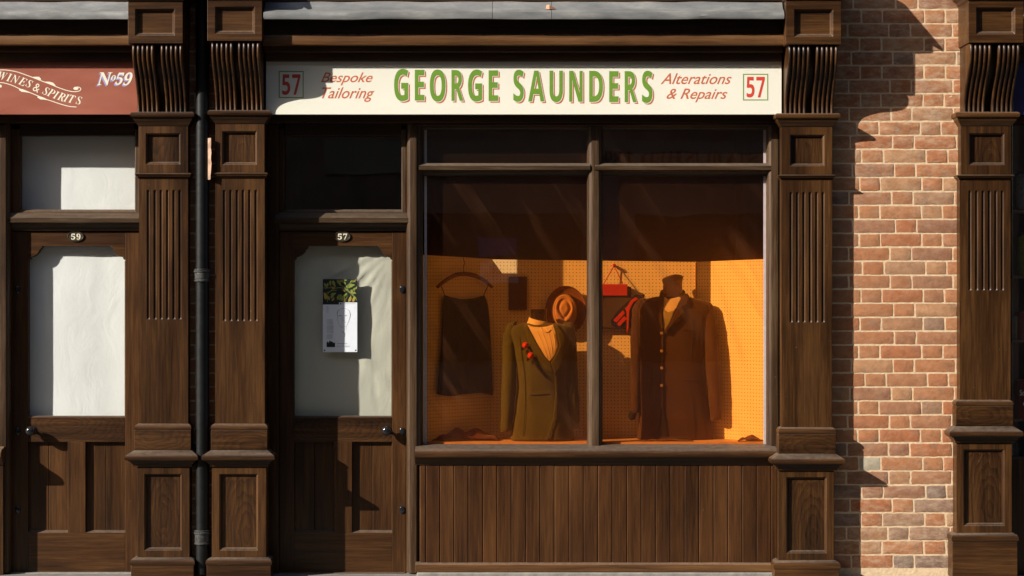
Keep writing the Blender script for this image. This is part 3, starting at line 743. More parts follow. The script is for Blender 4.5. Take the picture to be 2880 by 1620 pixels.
# ---------------------------------------------------- display window of the tailor
win=part(shop57,'display_window',(X(1670,-.1),.1,Z(1260)))
vbar('window_post',win,1143,1155,1168,1189,345,1612,-.066,-.125)
vbar('mullion',win,1651,1667,1682,1695,350,1256,-.080,-.130)
vbar('window_post',win,2155,2172,2186,2200,345,1262,-.072,-.130)
m=MB(); m.box(X(2183,-.07),X(2215,-.07),0,Z(345,-.07),-.2,-.080); m.build('window_jamb',WV,win,bevel=.003)
hbar('window_head',win,1160,2192,338,340,352,365,-.066,-.125)
hbar('glazing_bar',win,1176,1660,459,466,478,495,-.074,-.130)
hbar('glazing_bar',win,1673,2178,459,466,478,495,-.074,-.130)
# sill
Zs=lambda v:Z(v,-.02)
sill=[(-.14,Z(1249,-.13)),(-.125,Z(1249,-.13)),(-.06,Z(1256,-.06)),(-.052,Z(1258,-.05)),(-.03,Z(1262,-.03)),(-.008,Z(1264,0)),(.006,Z(1268,0)),(.012,Z(1275,0)),(.011,Z(1282,0)),(.004,Z(1288,0)),(-.008,Z(1291,0)),(-.012,Z(1294,-.01)),(-.026,Z(1300,-.02)),(-.036,Z(1304,-.03)),(-.038,Z(1308,-.03)),(-.14,Z(1308,-.03))]
m=MB(); m.extx(X(1167,-.0),X(2186,-.0),sill); m.build('window_sill',WH,win,smooth='auto')
def pane(u0,u1,v0,v1):
    p=-.137; m=MB(); m.box(X(u0,p),X(u1,p),Z(v1,p),Z(v0,p),p-.003,p+.001); return m.build('glass_pane',GLASS,win)
for a in ((1180,1662,358,466),(1684,2166,358,466),(1180,1662,480,1258),(1684,2166,480,1258)): pane(*a)
def film(u0,u1,v0,v1):
    p=-.146; m=MB(); n=12; vs=[];fs=[]
    for i in range(n+1):
        for k in range(n+1):
            m_=1.0 if 0<i<n and 0<k<n else 0
            vs.append((X(u0+(u1-u0)*i/n,p),-p+.002*noise.noise((i*.7,k*.5,u0))*m_,Z(v1+(v0-v1)*k/n,p)))
    for i in range(n):
        for k in range(n): fs.append((i*(n+1)+k,(i+1)*(n+1)+k,(i+1)*(n+1)+k+1,i*(n+1)+k+1))
    m.add(vs,fs); return m.build('amber_film',FILM,win)
film(1198,1676,352,1262); film(1670,2148,352,1262)
TAPE=plain('pale edge tape',(.62,.52,.52),.5,var=.08)
for a,b in ((1193.5,1200.5),(2147,2155)):
    m=MB(); m.box(X(a,-.143),X(b,-.143),Z(1256,-.143),Z(360,-.143),-.1445,-.1430); m.build('edge_tape',TAPE,win)
# stall riser
sr=part(shop57,'stall_riser',(X(1680,-.05),.05,0))
m=MB(); pf=-.042; edges=[1180,1196.5,1236,1276,1316,1357,1397,1437,1477.6,1518,1558,1600,1640,1680.5,1721,1762,1802.5,1843,1884,1924,1965,2005.5,2046,2086.5,2127,2168,2184]
tot=[]
random.seed(3)
for i in range(len(edges)-1):
    a,b=X(edges[i],pf),X(edges[i+1],pf); m.tint=random.random(); e=random.uniform(-.0006,.0006)
    m.extz(Z(1592,pf),Z(1300,pf),[(a,pf-.0062),(a+.0050,pf-.0012+e),(a+.0064,pf+e),(b-.0024,pf+e),(b-.0014,pf-.0062),(b-.0002,pf-.0062),(b-.0002,pf-.02),(a,pf-.02)])
m.build('boarding',WB,sr)
m=MB(); za,zb=Z(1584,-.02),Z(1608,-.02)
m.extx(X(1168,-.02),X(2190,-.02),[(-.045,za+.002),(-.026,za-.006),(-.020,za-.010),(-.020,zb),(-.08,zb),(-.08,za+.002)]); m.build('bottom_rail',WHL,sr,bevel=.0015)
m=MB(); m.box(X(1172),X(2190),-.05,Z(1609.5,-.02),-.3,.012); m.build('stone_plinth',STONE,sr,bevel=.006)

# ---------------------------------------------------- window of shop 59 (only its edge is in view)
w59=part(shop59,'display_window',(X(-200,-.1),.1,Z(1260)))
vbar('window_post',w59,-12,-2,14,34,345,1612,-.066,-.125)
m=MB(); m.extx(X(-420),X(4),[(p,z) for p,z in sill]); m.build('window_sill',WHL,w59,smooth='auto')
m=MB(); m.box(X(-420),X(-4),Z(1258,-.137),Z(352,-.137),-.140,-.136); m.build('glass_pane',GLASS,w59)
m=MB(); m.box(X(-420),X(4),0,Z(1300,-.04),-.1,-.042); m.build('stall_riser',WV,w59,bevel=.003)
hbar('window_head',w59,-420,14,338,340,352,365,-.066,-.125)

# ---------------------------------------------------- building bodies (walls that shut the rooms)
def body(shop,u0,u1,matr=MORT,interior=True):
    b=part(shop,'building_body',(X((u0+u1)/2),1.5,0)); x0,x1=X(u0),X(u1)
    m=MB(); m.box(x0,x1,Z(-22),5.4,-.32,.0); m.build('upper_wall',BRICKW,b)
    m=MB(); m.box(x0,x1,Z(322),Z(-21),-.32,-.002); m.build('lintel',DARK,b)
    m=MB(); m.box(x0+.02,x1-.02,-.05,5.35,-3.9,-3.7); m.build('rear_wall',DARK,b)
    m=MB(); m.box(x0,x0+.1,-.05,5.35,-3.7,-.26); m.box(x1-.1,x1,-.05,5.35,-3.7,-.26); m.build('side_wall',DARK,b)
    m=MB(); m.box(x0+.1,x1-.1,2.95,3.05,-3.7,-.33); m.build('ceiling',DARK,b)
    m=MB(); m.box(x0+.1,x1-.1,-.04,0.02,-3.7,-.26); m.build('floor',DARK,b)
    m=MB(); m.box(x0-.02,x1+.02,5.4,5.6,-4.0,.15); m.build('parapet',STONE,b,bevel=.01)
    return b
def brick_shader():
    m,t,b=nt('plain brickwork'); bt=N(t,'ShaderNodeTexBrick'); bt.inputs['Scale'].default_value=1
    mp=N(t,'ShaderNodeCombineXYZ'); g=N(t,'ShaderNodeNewGeometry'); sx=N(t,'ShaderNodeSeparateXYZ'); t.links.new(g.outputs['Position'],sx.inputs[0]); t.links.new(sx.outputs[0],mp.inputs[0]); t.links.new(sx.outputs[2],mp.inputs[1]); t.links.new(mp.outputs[0],bt.inputs[0])
    bt.inputs['Brick Width'].default_value=.23; bt.inputs['Row Height'].default_value=.078; bt.inputs['Mortar Size'].default_value=.005
    bt.inputs['Color1'].default_value=(.36,.14,.07,1); bt.inputs['Color2'].default_value=(.22,.11,.075,1); bt.inputs['Mortar'].default_value=(.45,.33,.2,1)
    t.links.new(bt.outputs[0],b.inputs['Base Color']); b.inputs['Roughness'].default_value=.9; return m
BRICKW=brick_shader()
body(shop57,600,2330); body(shop59,-420,520); body(shop55,2850,3700)
m=MB(); m.box(X(600),X(784,-.1),-.05,Z(322),-.25,-.1); m.box(X(520),X(392,-.1),-.05,Z(322),-.25,-.1); m.build('return_wall',DARK,shop57)

# ---------------------------------------------------- brick walls, laid brick by brick
def bricks(name,label,u0,u1,v0,v1,seed,ph=0,mort=True):
    random.seed(seed)
    w=thing(name,((X(u0)+X(u1))/2 and ((X(u0)+X(u1))/2,.05,0)),label,'brick wall')
    x0,x1=X(u0),X(u1); m=MB(); ch=39.3/S
    zb=Z(v1); zc0=Z(597)-40*ch; i0=int((zb-zc0)/ch)-1; n=int((Z(v0)-zc0)/ch)+1
    for i in range(i0,n):
        zc=zc0+i*ch; hh=ch/2-.0048
        if zc-hh<zb-.02: continue
        x=X(2449)-.056-.362*12+.181*(i%2)+ph+random.uniform(-.005,.005); k=1
        while x<x1:
            L=(.231 if k%2==0 else .113)+random.uniform(-.004,.004)
            a,b=max(x,x0),min(x+L,x1); x+=L+.009+random.uniform(-.0015,.0015); k+=1
            if b-a<.02: continue
            lowz=zc<.75
            t=random.random()
            tt=random.choice([.0,.1,.2,.25,.3,.35,.4,.3]) if t<.74 else random.choice([.5,.62,.68]) if t<.95 else .75
            if lowz and random.random()<.30: tt=random.choice([.8,.5,.76])
            if random.random()<.02: tt=1.0
            m.tint=min(1,max(0,tt+random.uniform(-.04,.04)))
            jz=random.uniform(-.001,.001); h=hh+random.uniform(-.0006,.0010); pr=random.uniform(.0030,.0042); tl=random.uniform(-.0006,.0006)
            c,d=zc-h+jz,zc+h+jz
            # ragged outline
            pts=[]
            def edge(ax,az,bx,bz):
                l=math.hypot(bx-ax,bz-az); q_=max(2,int(l/.014))
                for s_ in range(q_):
                    f=s_/q_; px_,pz_=ax+(bx-ax)*f,az+(bz-az)*f
                    j=.0034 if lowz else .0017
                    px_+=j*noise.noise((px_*45,pz_*45,seed+.5)); pz_+=j*noise.noise((px_*45,pz_*45,seed+9.5))
                    pts.append((px_,pz_))
            cr=.0022
            edge(a+cr,c,b-cr,c); edge(b,c+cr,b,d-cr); edge(b-cr,d,a+cr,d); edge(a,d-cr,a,c+cr)
            mx_,mz_=(a+b)/2,(c+d)/2; rg=[]
            for ins,p_ in ((0,-.004),(.0,pr*.55),(.0008,pr*.9),(.0022,pr)):
                rg.append([(px_-(1 if px_>mx_ else -1)*min(ins,abs(px_-mx_)),-(p_+tl*(pz_-mz_)/.03*(p_>0)),pz_-(1 if pz_>mz_ else -1)*min(ins,abs(pz_-mz_))) for px_,pz_ in pts])
            m.loft(rg,cap=False); nb=len(m.v)-len(pts); m.f.append(list(range(nb,len(m.v)))); m.t.append(m.tint)
    m.build('brickwork',BRICK,w,smooth='auto')
    m=MB(); nx,nz=max(2,int((x1-x0)/.02)),int((Z(v0)-zb)/.02); vs=[];fs=[]
    for i in range(nz+1):
        for k in range(nx+1):
            xx=x0+(x1-x0)*k/nx; z_=zb+(Z(v0)-zb)*i/nz
            vs.append((xx,-(.0020+.0012*noise.noise((xx*30,3,z_*30))),z_))
    for i in range(nz):
        for k in range(nx): fs.append((i*(nx+1)+k,i*(nx+1)+k+1,(i+1)*(nx+1)+k+1,(i+1)*(nx+1)+k))
    m.add(vs,fs); m.box(x0,x1,zb,Z(v0),-.35,-.006); m.build('mortar',MORT,w)
    return w
bw1=bricks('brick_wall','sunlit red brick wall with sandy mortar between two wooden pilasters',2325,2735,-220,1622,5,0)
bw2=bricks('brick_wall','narrow shaded strip of brick wall behind the black downpipe',505,612,-220,1622,8,.05)

# ---------------------------------------------------- downpipe
dp=thing('downpipe',(X(569,.07),-.06,0),'black cast iron downpipe between the two left pilasters','downpipe')
px=X(568,.08)
m=MB(); m.tube([(px,-.062,.02),(px,-.062,1.2),(px,-.062,2.4),(px,-.062,3.9)],.038,20); m.build('pipe',IRON,dp,smooth='auto')
def collar(v0,v1,mt):
    z0,z1=Z(v1,.1),Z(v0,.1); H=z1-z0; m=MB()
    m.lathe((px,-.062,z0),'z',[(.038,0),(.046,.02*H),(.047,.12*H),(.042,.17*H),(.044,.25*H),(.044,.7*H),(.049,.74*H),(.050,.84*H),(.045,.88*H),(.047,.94*H),(.047,.99*H),(.038,H)],22); m.build('collar',mt,dp,smooth='auto')
collar(756,792,IRONW); collar(1492,1533,IRONW)
# splinter of broken mortar by the pipe
mp_=MB(); zz_=[388,400,415,430,445,460,475,490,505]; rr=[]
for i,v in enumerate(zz_):
    wv=[1.7,1.9,1.3,2.1,1.2,1.7,1.0,.8,.3][i]; u=[592,592.3,592,592.8,592,593.5,593,592,591.6][i]
    a,b=X(u-wv,.1),X(u+wv,.1); z=Z(v,.1); rr.append([(px+.030,-.082,z),(a,-.100,z),(b,-.106,z),(b-.001,-.100,z)])
mp_.loft(rr); o=mp_.build('plaster_sliver',plain('broken plaster',(.34,.21,.14),.9,var=.4),None); tag(o,'ragged sliver of broken pinkish plaster stuck beside the downpipe','plaster')

# ---------------------------------------------------- blinds and sheets behind the glass
def sheet(name,mat,u0,u1,v0,v1,p,label,fold,cat='blind'):
    m=MB(); nx,nz=36,60; vs=[];fs=[]
    x0,x1,z0,z1=X(u0,p),X(u1,p),Z(v1,p),Z(v0,p)
    for i in range(nz+1):
        for k in range(nx+1):
            a,b=k/nx,i/nz; x=x0+(x1-x0)*a; z=z0+(z1-z0)*b
            vs.append((x,-p+fold(a,b,x,z),z))
    for i in range(nz):
        for k in range(nx): fs.append((i*(nx+1)+k,i*(nx+1)+k+1,(i+1)*(nx+1)+k+1,(i+1)*(nx+1)+k))
    m.add(vs,fs); o=m.build(name,mat,None,smooth=True); o.modifiers.new('thick','SOLIDIFY').thickness=.0015
    return tag(o,label,cat)
def soft(a,b,x,z): return .005*noise.noise((x*2.2,0,z*.9))+.0015*noise.noise((x*9,4,z*5))
sheet('paper_blind',SHEETW,44,388,370,600,-.218,'plain white blind in the fanlight above door 59',soft)
sheet('paper_blind',SHEETW,70,362,680,1186,-.196,'long white paper blind behind the glass of door 59',lambda a,b,x,z:soft(a,b,x,z)+.002*math.sin(a*9+b))
sheet('paper_blind',SHEETW,-416,-10,370,1250,-.2,'white blind in the window left of door 59',soft)
def calico(a,b,x,z):
    # creases fanning from the upper right corner and one from the upper left
    y=.004*noise.noise((x*3,1,z*1.6))
    dx,dz=1.02-a,1.0-b*1.0; ang=math.atan2(dz*1.9,dx+.001); r=math.hypot(dx,dz*1.9)
    for c,w,h in ((.50,.028,.013),(.78,.028,.015),(1.0,.032,.013),(1.17,.025,.009),(1.33,.02,.006)):
        y-=h*math.exp(-((ang-c)/w)**2)*min(1,r*2.2)*math.exp(-r*1.1)
    dx,dz=a+.02,.86-b; ang=math.atan2(dz*1.9,dx+.001); r=math.hypot(dx,dz*1.9)
    y-=.013*math.exp(-((ang-.93)/.04)**2)*math.exp(-r*.9)*(b<.86)
    y+=.004*math.exp(-((a-.81-.015*math.sin(b*20))/.014)**2)*min(1,max(0,(b-.04)*20))*min(1,max(0,(.34-b)*12))
    y+=.003*noise.noise((x*9+z*5,2,z*7-x*4))
    return y
sheet('calico_sheet',SHEETC,815,1114,682,1186,-.200,'creased calico sheet behind the glass of door 57',calico,'sheet')

# ---------------------------------------------------- poster on the door glass
po=thing('poster',(X(956,-.155),.155,Z(990,-.155)),'small poster with a green leaf pattern and a drawn head, stuck on door 57','poster')
PQ=-.1555
def prect(m,u0,u1,v0,v1,p): m.add([(X(u0,p),-p,Z(v1,p)),(X(u1,p),-p,Z(v1,p)),(X(u1,p),-p,Z(v0,p)),(X(u0,p),-p,Z(v0,p))],[(0,1,2,3)])
m=MB(); m.box(X(908,PQ),X(1004.6,PQ),Z(990,PQ),Z(785,PQ),PQ-.0012,PQ); m.build('sheet',plain('white poster paper',(.72,.75,.80),.35,var=.03),po)
P1=PQ+.0003; P2=PQ+.0006; P3=PQ+.0009
PB=plain('poster dark ink',(.010,.016,.014),.4); PGn=plain('poster leaf ink',(.24,.27,.055),.4,var=.3,scale=90); PY=plain('poster ochre ink',(.38,.27,.05),.4,var=.3,scale=90); PG=plain('poster grey ink',(.38,.38,.40),.5); PG2=plain('poster pale ink',(.10,.11,.09),.5); PO=plain('poster orange ink',(.45,.16,.07),.5)
pz=lambda L:[(890+a/5.794,770+b/5.794) for a,b in L]
m=MB(); prect(m,908,1004.6,785,850.5,P1); prect(m,908,953.4,850.5,856.5,P1); m.build('pattern_ground',PB,po)
m=MB()
def leaf(m,a,b,w,p,bend=.15):
    ax,ay=a;bx,by=b; dx,dy=bx-ax,by-ay; L=math.hypot(dx,dy); nx,ny=-dy/L,dx/L
    pts=[(ax+dx*t+nx*bend*L*math.sin(math.pi*t),ay+dy*t+ny*bend*L*math.sin(math.pi*t)) for t in [i/8 for i in range(9)]]
    ws=[w*math.sin(math.pi*min(1,(i/8)**.8*.97+.03))*(1 if i%2 else .72) for i in range(9)]
    stroke(m,pts,ws,p)
random.seed(12)
for L in ([(110,330),(200,300),(300,240),(420,230),(520,290),(600,360),(660,430)],[(180,460),(180,340),(240,280),(330,270)],[(370,160),(450,220),(540,290),(650,400)],[(105,230),(200,230),(320,210)],[(520,300),(510,200),(560,140),(640,100)]):
    stroke(m,smooth_pts(pz(L),3),1.6,P2)
for a,b,w in (((190,150),(150,250),5),((230,110),(230,200),5),((270,110),(310,210),6),((330,110),(390,200),6),((380,120),(480,180),5),((480,220),(630,180),9),((550,130),(640,130),5),((560,260),(650,320),8),((340,420),(370,330),7),((400,440),(500,310),10),((400,330),(380,440),6),((230,340),(320,310),6),((240,400),(290,350),6),((470,420),(500,330),5),((600,300),(650,220),5),((140,210),(120,150),4),((420,130),(500,110),4),((210,430),(160,350),5)):
    leaf(m,pz([a])[0],pz([b])[0],w*1.5,P2,random.uniform(-.2,.2))
m.build('leaf_print',PGn,po)
m=MB()
for a,b,w in (((150,420),(120,300),11),((430,250),(470,290),6),((520,460),(560,350),9),((590,455),(610,370),9),((640,250),(655,200),4),((250,440),(290,380),6),((430,460),(470,430),5)): leaf(m,pz([a])[0],pz([b])[0],w,P2+.0002,.1)
m.build('ochre_print',PY,po)
m=MB()
for a in ((265,235),(250,215),(400,110),(640,100),(285,225)): stroke(m,pz([(a[0]-14,a[1]),(a[0]+14,a[1]+4)]),3.2,P3)
m.build('berry_print',PO,po)
m=MB()
for L,w in (([(345,700),(338,650),(350,605),(385,575),(440,562),(500,575),(540,610),(552,660),(545,720),(520,790),(490,850),(482,920)],[.5,1.3,1.5,.5,.9,.35,.8,1.4,1.0,.6,.5,.2]),([(370,690),(395,683),(415,690)],1.1),([(460,690),(485,688)],1.0),([(455,790),(478,790)],.9),([(345,700),(350,760),(368,825),(400,865),(440,868),(475,850)],.55),([(425,700),(418,745),(430,760),(445,755)],.5),([(350,690),(400,672)],.7),([(450,672),(500,680)],.8),([(415,945),(440,950),(465,985),(455,1040)],[.6,1.6,1.2,.3])):
    stroke(m,smooth_pts(pz(L),3) if not isinstance(w,list) else pz(L),w,P2)
m.build('head_drawing',PG2,po)
m=MB()
for v0,v1,u1 in ((525,640,205),(745,825,275),(845,965,285),(990,1065,275)):
    v=v0
    while v<v1: stroke(m,pz([(165,v),(u1-random.uniform(0,14),v)]),.65,P2); v+=13
m.build('small_print',PG,po); m=MB(); stroke(m,pz([(420,487),(635,487)]),1.0,P2); m.build('small_print',PG,po); m=MB(); stroke(m,pz([(335,1138),(500,1138)]),1.8,P2); m.build('small_print',PG,po); m=MB()
fit(m,glyph('Back To Back',.01),890+330/5.794,890+545/5.794,770+1168/5.794,770+1192/5.794,P2); m.build('small_print',PG,po)
m=MB(); m.prism([(X(a,P2),Z(b,P2)) for a,b in pz([(165,1195),(165,1125),(185,1100),(200,1128),(215,1085),(235,1105),(260,1105),(275,1125),(303,1120),(305,1195)])],PQ,P2); m.build('printed_emblem',PB,po)
for a,b in ((395,487),(132,1247),(640,1247)):
    m=MB(); prect(m,*(pz([(a-11,b)])[0][0],pz([(a+11,b)])[0][0]),pz([(a,b-11)])[0][1],pz([(a,b+11)])[0][1],P2+.0001); m.build('printed_emblem',PB,po)

# ================================================================== WINDOW DISPLAY
SHOPW='tailor window'
bed=MB(); zb=Z(1243.5,-.15); bed.box(X(1186,-.15),X(2160,-.15),zb-.04,zb,-.75,-.150)
o=bed.build('window_bed',BED,shop57)
pb=thing('pegboard_screen',(X(1670,-.5),.5,zb),'white pegboard screen standing around the back of the tailor window display','pegboard')
def board(xa,pa,xb,pb_,zt0,zt1,label):
    L=math.hypot(xb-xa,pb_-pa); ang=math.atan2(-pb_+pa,xb-xa)
    me=bpy.data.meshes.new('board'); t=.006
    h0,h1=zt0-zb,zt1-zb
    vs=[(0,0,0),(L,0,0),(L,0,h1),(0,0,h0),(0,t,0),(L,t,0),(L,t,h1),(0,t,h0)]
    me.from_pydata(vs,[],[(0,1,2,3),(5,4,7,6),(4,0,3,7),(1,5,6,2),(3,2,6,7),(4,5,1,0)]); me.materials.append(PEG)
    o=bpy.data.objects.new('board',me); C.objects.link(o); o.parent=pb; o.location=Vector((xa,-pa,zb+.001))-WL[pb]; o.rotation_euler=(0,0,ang); o['label']=label
    return o
PBK=-.52
board(X(1183,-.165),-.165,X(1383,PBK),PBK,Z(717,-.165),Z(728.5,PBK),'left pegboard leaf')
board(X(1383,PBK),PBK,X(1955,PBK),PBK,Z(730,PBK),Z(737,PBK),'rear pegboard leaf')
board(X(1955,PBK),PBK,X(2158,-.165),-.165,Z(737,PBK),Z(729,-.165),'right pegboard leaf')
m=MB(); m.box(X(1957,PBK)-.004,X(1957,PBK)+.006,zb,Z(737.5,PBK),PBK,PBK+.012); m.build('corner_batten',BED,pb)
m=MB(); m.box(X(1378,PBK)-.008,X(1378,PBK)+.002,Z(760,PBK),Z(742,PBK),PBK,PBK+.010); m.build('hinge',plain('brass hinge',(.6,.4,.2),.3,metal=.8),pb)

def se(t,a,b,n=2.4):
    c,s=math.cos(t),math.sin(t); return a*math.copysign(abs(c)**(2/n),c), b*math.copysign(abs(s)**(2/n),s)
class Torso:
    """stack of rounded sections (v, uc, half width units, depth m, pc)"""
    def __init__(s,secs): s.s=secs
    def at(s,v):
        L=s.s
        if v<=L[0][0]: return L[0][1:]
        for i in range(len(L)-1):
            if L[i][0]<=v<=L[i+1][0]:
                f=(v-L[i][0])/(L[i+1][0]-L[i][0]); f=f*f*(3-2*f)*.4+f*.6
                return tuple(L[i][k]+(L[i+1][k]-L[i][k])*f for k in range(1,5))
        return L[-1][1:]
    def ring(s,v,n=40,wob=0,seed=0):
        uc,hw,dp,pc=s.at(v); out=[]
        z=Z(v,pc); cx=X(uc,pc); a=hw/S*(D-pc)/D
        for k in range(n):
            t=2*math.pi*k/n; x,y=se(t,a,dp)
            w=wob*noise.noise((math.cos(t)*2.5+seed,math.sin(t)*2.5,z*4))
            out.append((cx+x*(1+w),-pc+y*(1+w*1.5),z))
        return out
    def mesh(s,m,step=8,wob=.04,seed=0):
        v0,v1=s.s[0][0],s.s[-1][0]; n=int((v1-v0)/step); m.loft([s.ring(v0+(v1-v0)*i/n,40,wob,seed) for i in range(n+1)])
    def front(s,x,v):
        uc,hw,dp,pc=s.at(v); cx=X(uc,pc); a=hw/S*(D-pc)/D
        q_=min(.995,abs(x-cx)/a); return pc+dp*(1-q_**2.4)**(1/2.4)
def patch(ts,poly,off,name,mat,parent,th=.004,dn=0.0):
    """outline (u,v) laid over the torso front, with thickness"""
    bm=bmesh.new(); pc=ts.s[2][4]
    vs=[bm.verts.new((a,b,0)) for a,b in poly]; f=bm.faces.new(vs)
    bmesh.ops.triangulate(bm,faces=bm.faces)
    for _ in range(3): 
        long=[e for e in bm.edges if e.calc_length()>7]
        if long: bmesh.ops.subdivide_edges(bm,edges=long,cuts=1); bmesh.ops.triangulate(bm,faces=bm.faces)
    bm.verts.ensure_lookup_table(); mb=MB(); vv=[]
    for q_ in bm.verts:
        x=X(q_.co.x,pc+.08); p=ts.front(x,q_.co.y)+off; vv.append((X(q_.co.x,p),-p,Z(q_.co.y,p)))
    mb.add(vv,[[w.index for w in f.verts] for f in bm.faces]); bm.free()
    o=mb.build(name,mat,parent,smooth=True); md=o.modifiers.new('thick','SOLIDIFY'); md.thickness=th; md.offset=0
    return o
def sleeve(m,pts,seed=0):
    """pts (u,v,halfwidth units,p)"""
    P_=smooth_pts(pts,5); rings=[]
    for i,(u,v,r,p) in enumerate(P_):
        a=r/S; out=[]
        for k in range(20):
            t=2*math.pi*k/20; w=1+.13*noise.noise((math.cos(t)*1.6+seed+i*.12,math.sin(t)*1.6,i*.55))
            out.append((X(u,p)+a*math.cos(t)*w,-p+a*1.25*math.sin(t)*w,Z(v,p)+a*.15*math.cos(t)))
        rings.append(out)
    m.loft(rings)
# --- green jacket form
gf=thing('dress_form',(X(1520,-.3),.3,zb),'dress form with black neck cap wearing an olive green jacket with two red roses','dress form','dress forms in the tailor window')
tg=Torso([(909,1519,50,.050,-.30),(912,1519,74,.068,-.30),(918,1520,88,.080,-.30),(935,1521,92,.090,-.295),(980,1525,80,.105,-.29),(1040,1527,76,.105,-.29),(1095,1526,72,.095,-.29),(1150,1527,79,.102,-.29),(1200,1526,87,.108,-.29),(1236,1524,90,.110,-.29)])
m=MB(); tg.mesh(m,6,.075,1); m.build('jacket_body',OLIVE,gf,smooth=True)
for pts in ([(1447,905,8,-.30),(1438,915,15,-.30),(1434,945,19,-.30),(1433,985,21,-.295),(1432,1060,21,-.285),(1428,1140,20,-.275),(1424,1212,17,-.27)],[(1590,907,8,-.30),(1600,916,14,-.30),(1602,945,18,-.30),(1603,985,20,-.30),(1606,1060,20,-.295),(1611,1140,19,-.29),(1615,1206,16,-.285)]):
    m=MB(); sleeve(m,pts,pts[0][0]); m.build('sleeve',OLIVE,gf,smooth=True)
m=MB(); m.lathe((X(1515,-.30),.30,Z(907,-.30)),'z',[(.050,-.01),(.047,.02),(.046,.045),(.048,.073),(.044,.078),(.001,.079)],28); m.build('neck_cap',FORMB,gf,smooth='auto')
m=MB(); rg=[]
for v,r,dz in ((936,.088,0),(918,.068,.002),(904,.056,.004),(897,.053,.006)): rg.append([(X(1513,-.29)+r*math.cos(k*math.pi/14),.292+r*.9*math.sin(k*math.pi/14),Z(v,-.3)+.022*(math.cos(k*math.pi/14)*-.9+math.sin(k*math.pi/14)*.5)*(.6 if v<919 else .1)) for k in range(28)])
m.loft(rg,cap=False); o=m.build('shirt_collar',SHIRT,gf,smooth=True); o.modifiers.new('t','SOLIDIFY').thickness=.004
patch(tg,[(1484,914),(1500,919),(1520,921),(1540,918),(1556,913),(1565,940),(1571,972),(1560,1000),(1546,1018),(1530,1002),(1505,962)],.010,'shirt_front',SHIRT,gf,.004)
# soft pleats are modelled in the shirt front
patch(tg,[(1472,914),(1483,914),(1507,960),(1531,1001),(1549,1020),(1560,1050),(1545,1045),(1510,1010),(1488,965)],.012,'lapel',OLIVE,gf,.006)
patch(tg,[(1549,1020),(1562,1001),(1574,972),(1567,938),(1558,914),(1567,914),(1588,940),(1592,985),(1578,1030),(1560,1055)],.012,'lapel',OLIVE,gf,.006)
patch(tg,[(1551,1022),(1560,1050),(1562,1110),(1555,1180),(1535,1238),(1549,1237),(1566,1185),(1570,1100),(1566,1050)],.007,'front_edge',OLIVE,gf,.006)
m=MB(); m.box(X(1440,-.27),X(1472,-.27),zb,Z(1228,-.27),-.33,-.27); m.box(X(1560,-.27),X(1585,-.27),zb,Z(1235,-.27),-.33,-.28); m.build('form_base',SHIRT,gf,bevel=.004)
def rose(u,v):
    x=X(u,-.17); p=tg.front(X(u,-.2),v)+.016; m=MB(); r=.0185
    for j in range(4):
        rr=r*(1-j*.22); rings=[]
        for h in (0,.4,.8,1): rings.append([(x+rr*(.55+.5*h)*math.cos(k*math.pi/8+j)*(1+.12*math.sin(k*2.5+j)),-(p+.004+j*.003+h*.010),Z(v,p)+rr*(.55+.5*h)*math.sin(k*math.pi/8+j)*(1+.12*math.cos(k*3+j))) for k in range(16)])
        m.loft(rings)
    m.build('silk_rose',ROSE,gf,smooth=True)
    m=MB(); 
    for a in (-.6,-2.2): m.prism([(x+.014*math.cos(a),Z(v,p)+.014*math.sin(a)),(x+.026*math.cos(a-.4),Z(v,p)+.026*math.sin(a-.4)),(x+.042*math.cos(a),Z(v,p)+.042*math.sin(a)),(x+.026*math.cos(a+.4),Z(v,p)+.026*math.sin(a+.4))],p-.002,p+.003)
    m.build('rose_leaf',LINING,gf)
def seam(ts,L,off,r,name,mat,parent):
    m=MB(); pts=smooth_pts(L,4); pc=ts.s[2][4]
    q_=[]
    for u,v in pts:
        p=ts.front(X(u,pc+.08),v)+off; q_.append((X(u,p),-p,Z(v,p)))
    m.tube(q_,r,6); return m.build(name,mat,parent,smooth=True)
for L in ([(1508,925),(1525,965),(1541,1008)],[(1522,926),(1537,965),(1547,1005)],[(1538,922),(1549,960),(1554,995)],[(1550,918),(1559,950),(1562,985)]): seam(tg,L,.0125,.0016,'shirt_pleat',SHIRT,gf)
seam(tg,[(1520,921),(1528,931),(1540,934),(1549,926)],.0145,.003,'shirt_pleat',SHIRT,gf)
seam(tg,[(1462,948),(1468,1000),(1476,1060),(1478,1130),(1472,1225)],.0008,.0016,'jacket_seam',LINING,gf)
seam(tg,[(1490,1112),(1520,1110),(1545,1108)],.0015,.0022,'pocket_edge',LINING,gf); seam(tg,[(1572,1108),(1585,1109),(1598,1112)],.0015,.0022,'pocket_edge',LINING,gf)
rose(1478,971); rose(1493,1000)
m=MB(); pts=[(1500,1008),(1510,1030),(1525,1050),(1540,1066)]
m.tube([(X(u,-.17),-(tg.front(X(u,-.2),v)+.012),Z(v,-.17)) for u,v in pts],[.007,.010,.008,.002],8); m.build('rose_stem',LINING,gf,smooth=True)
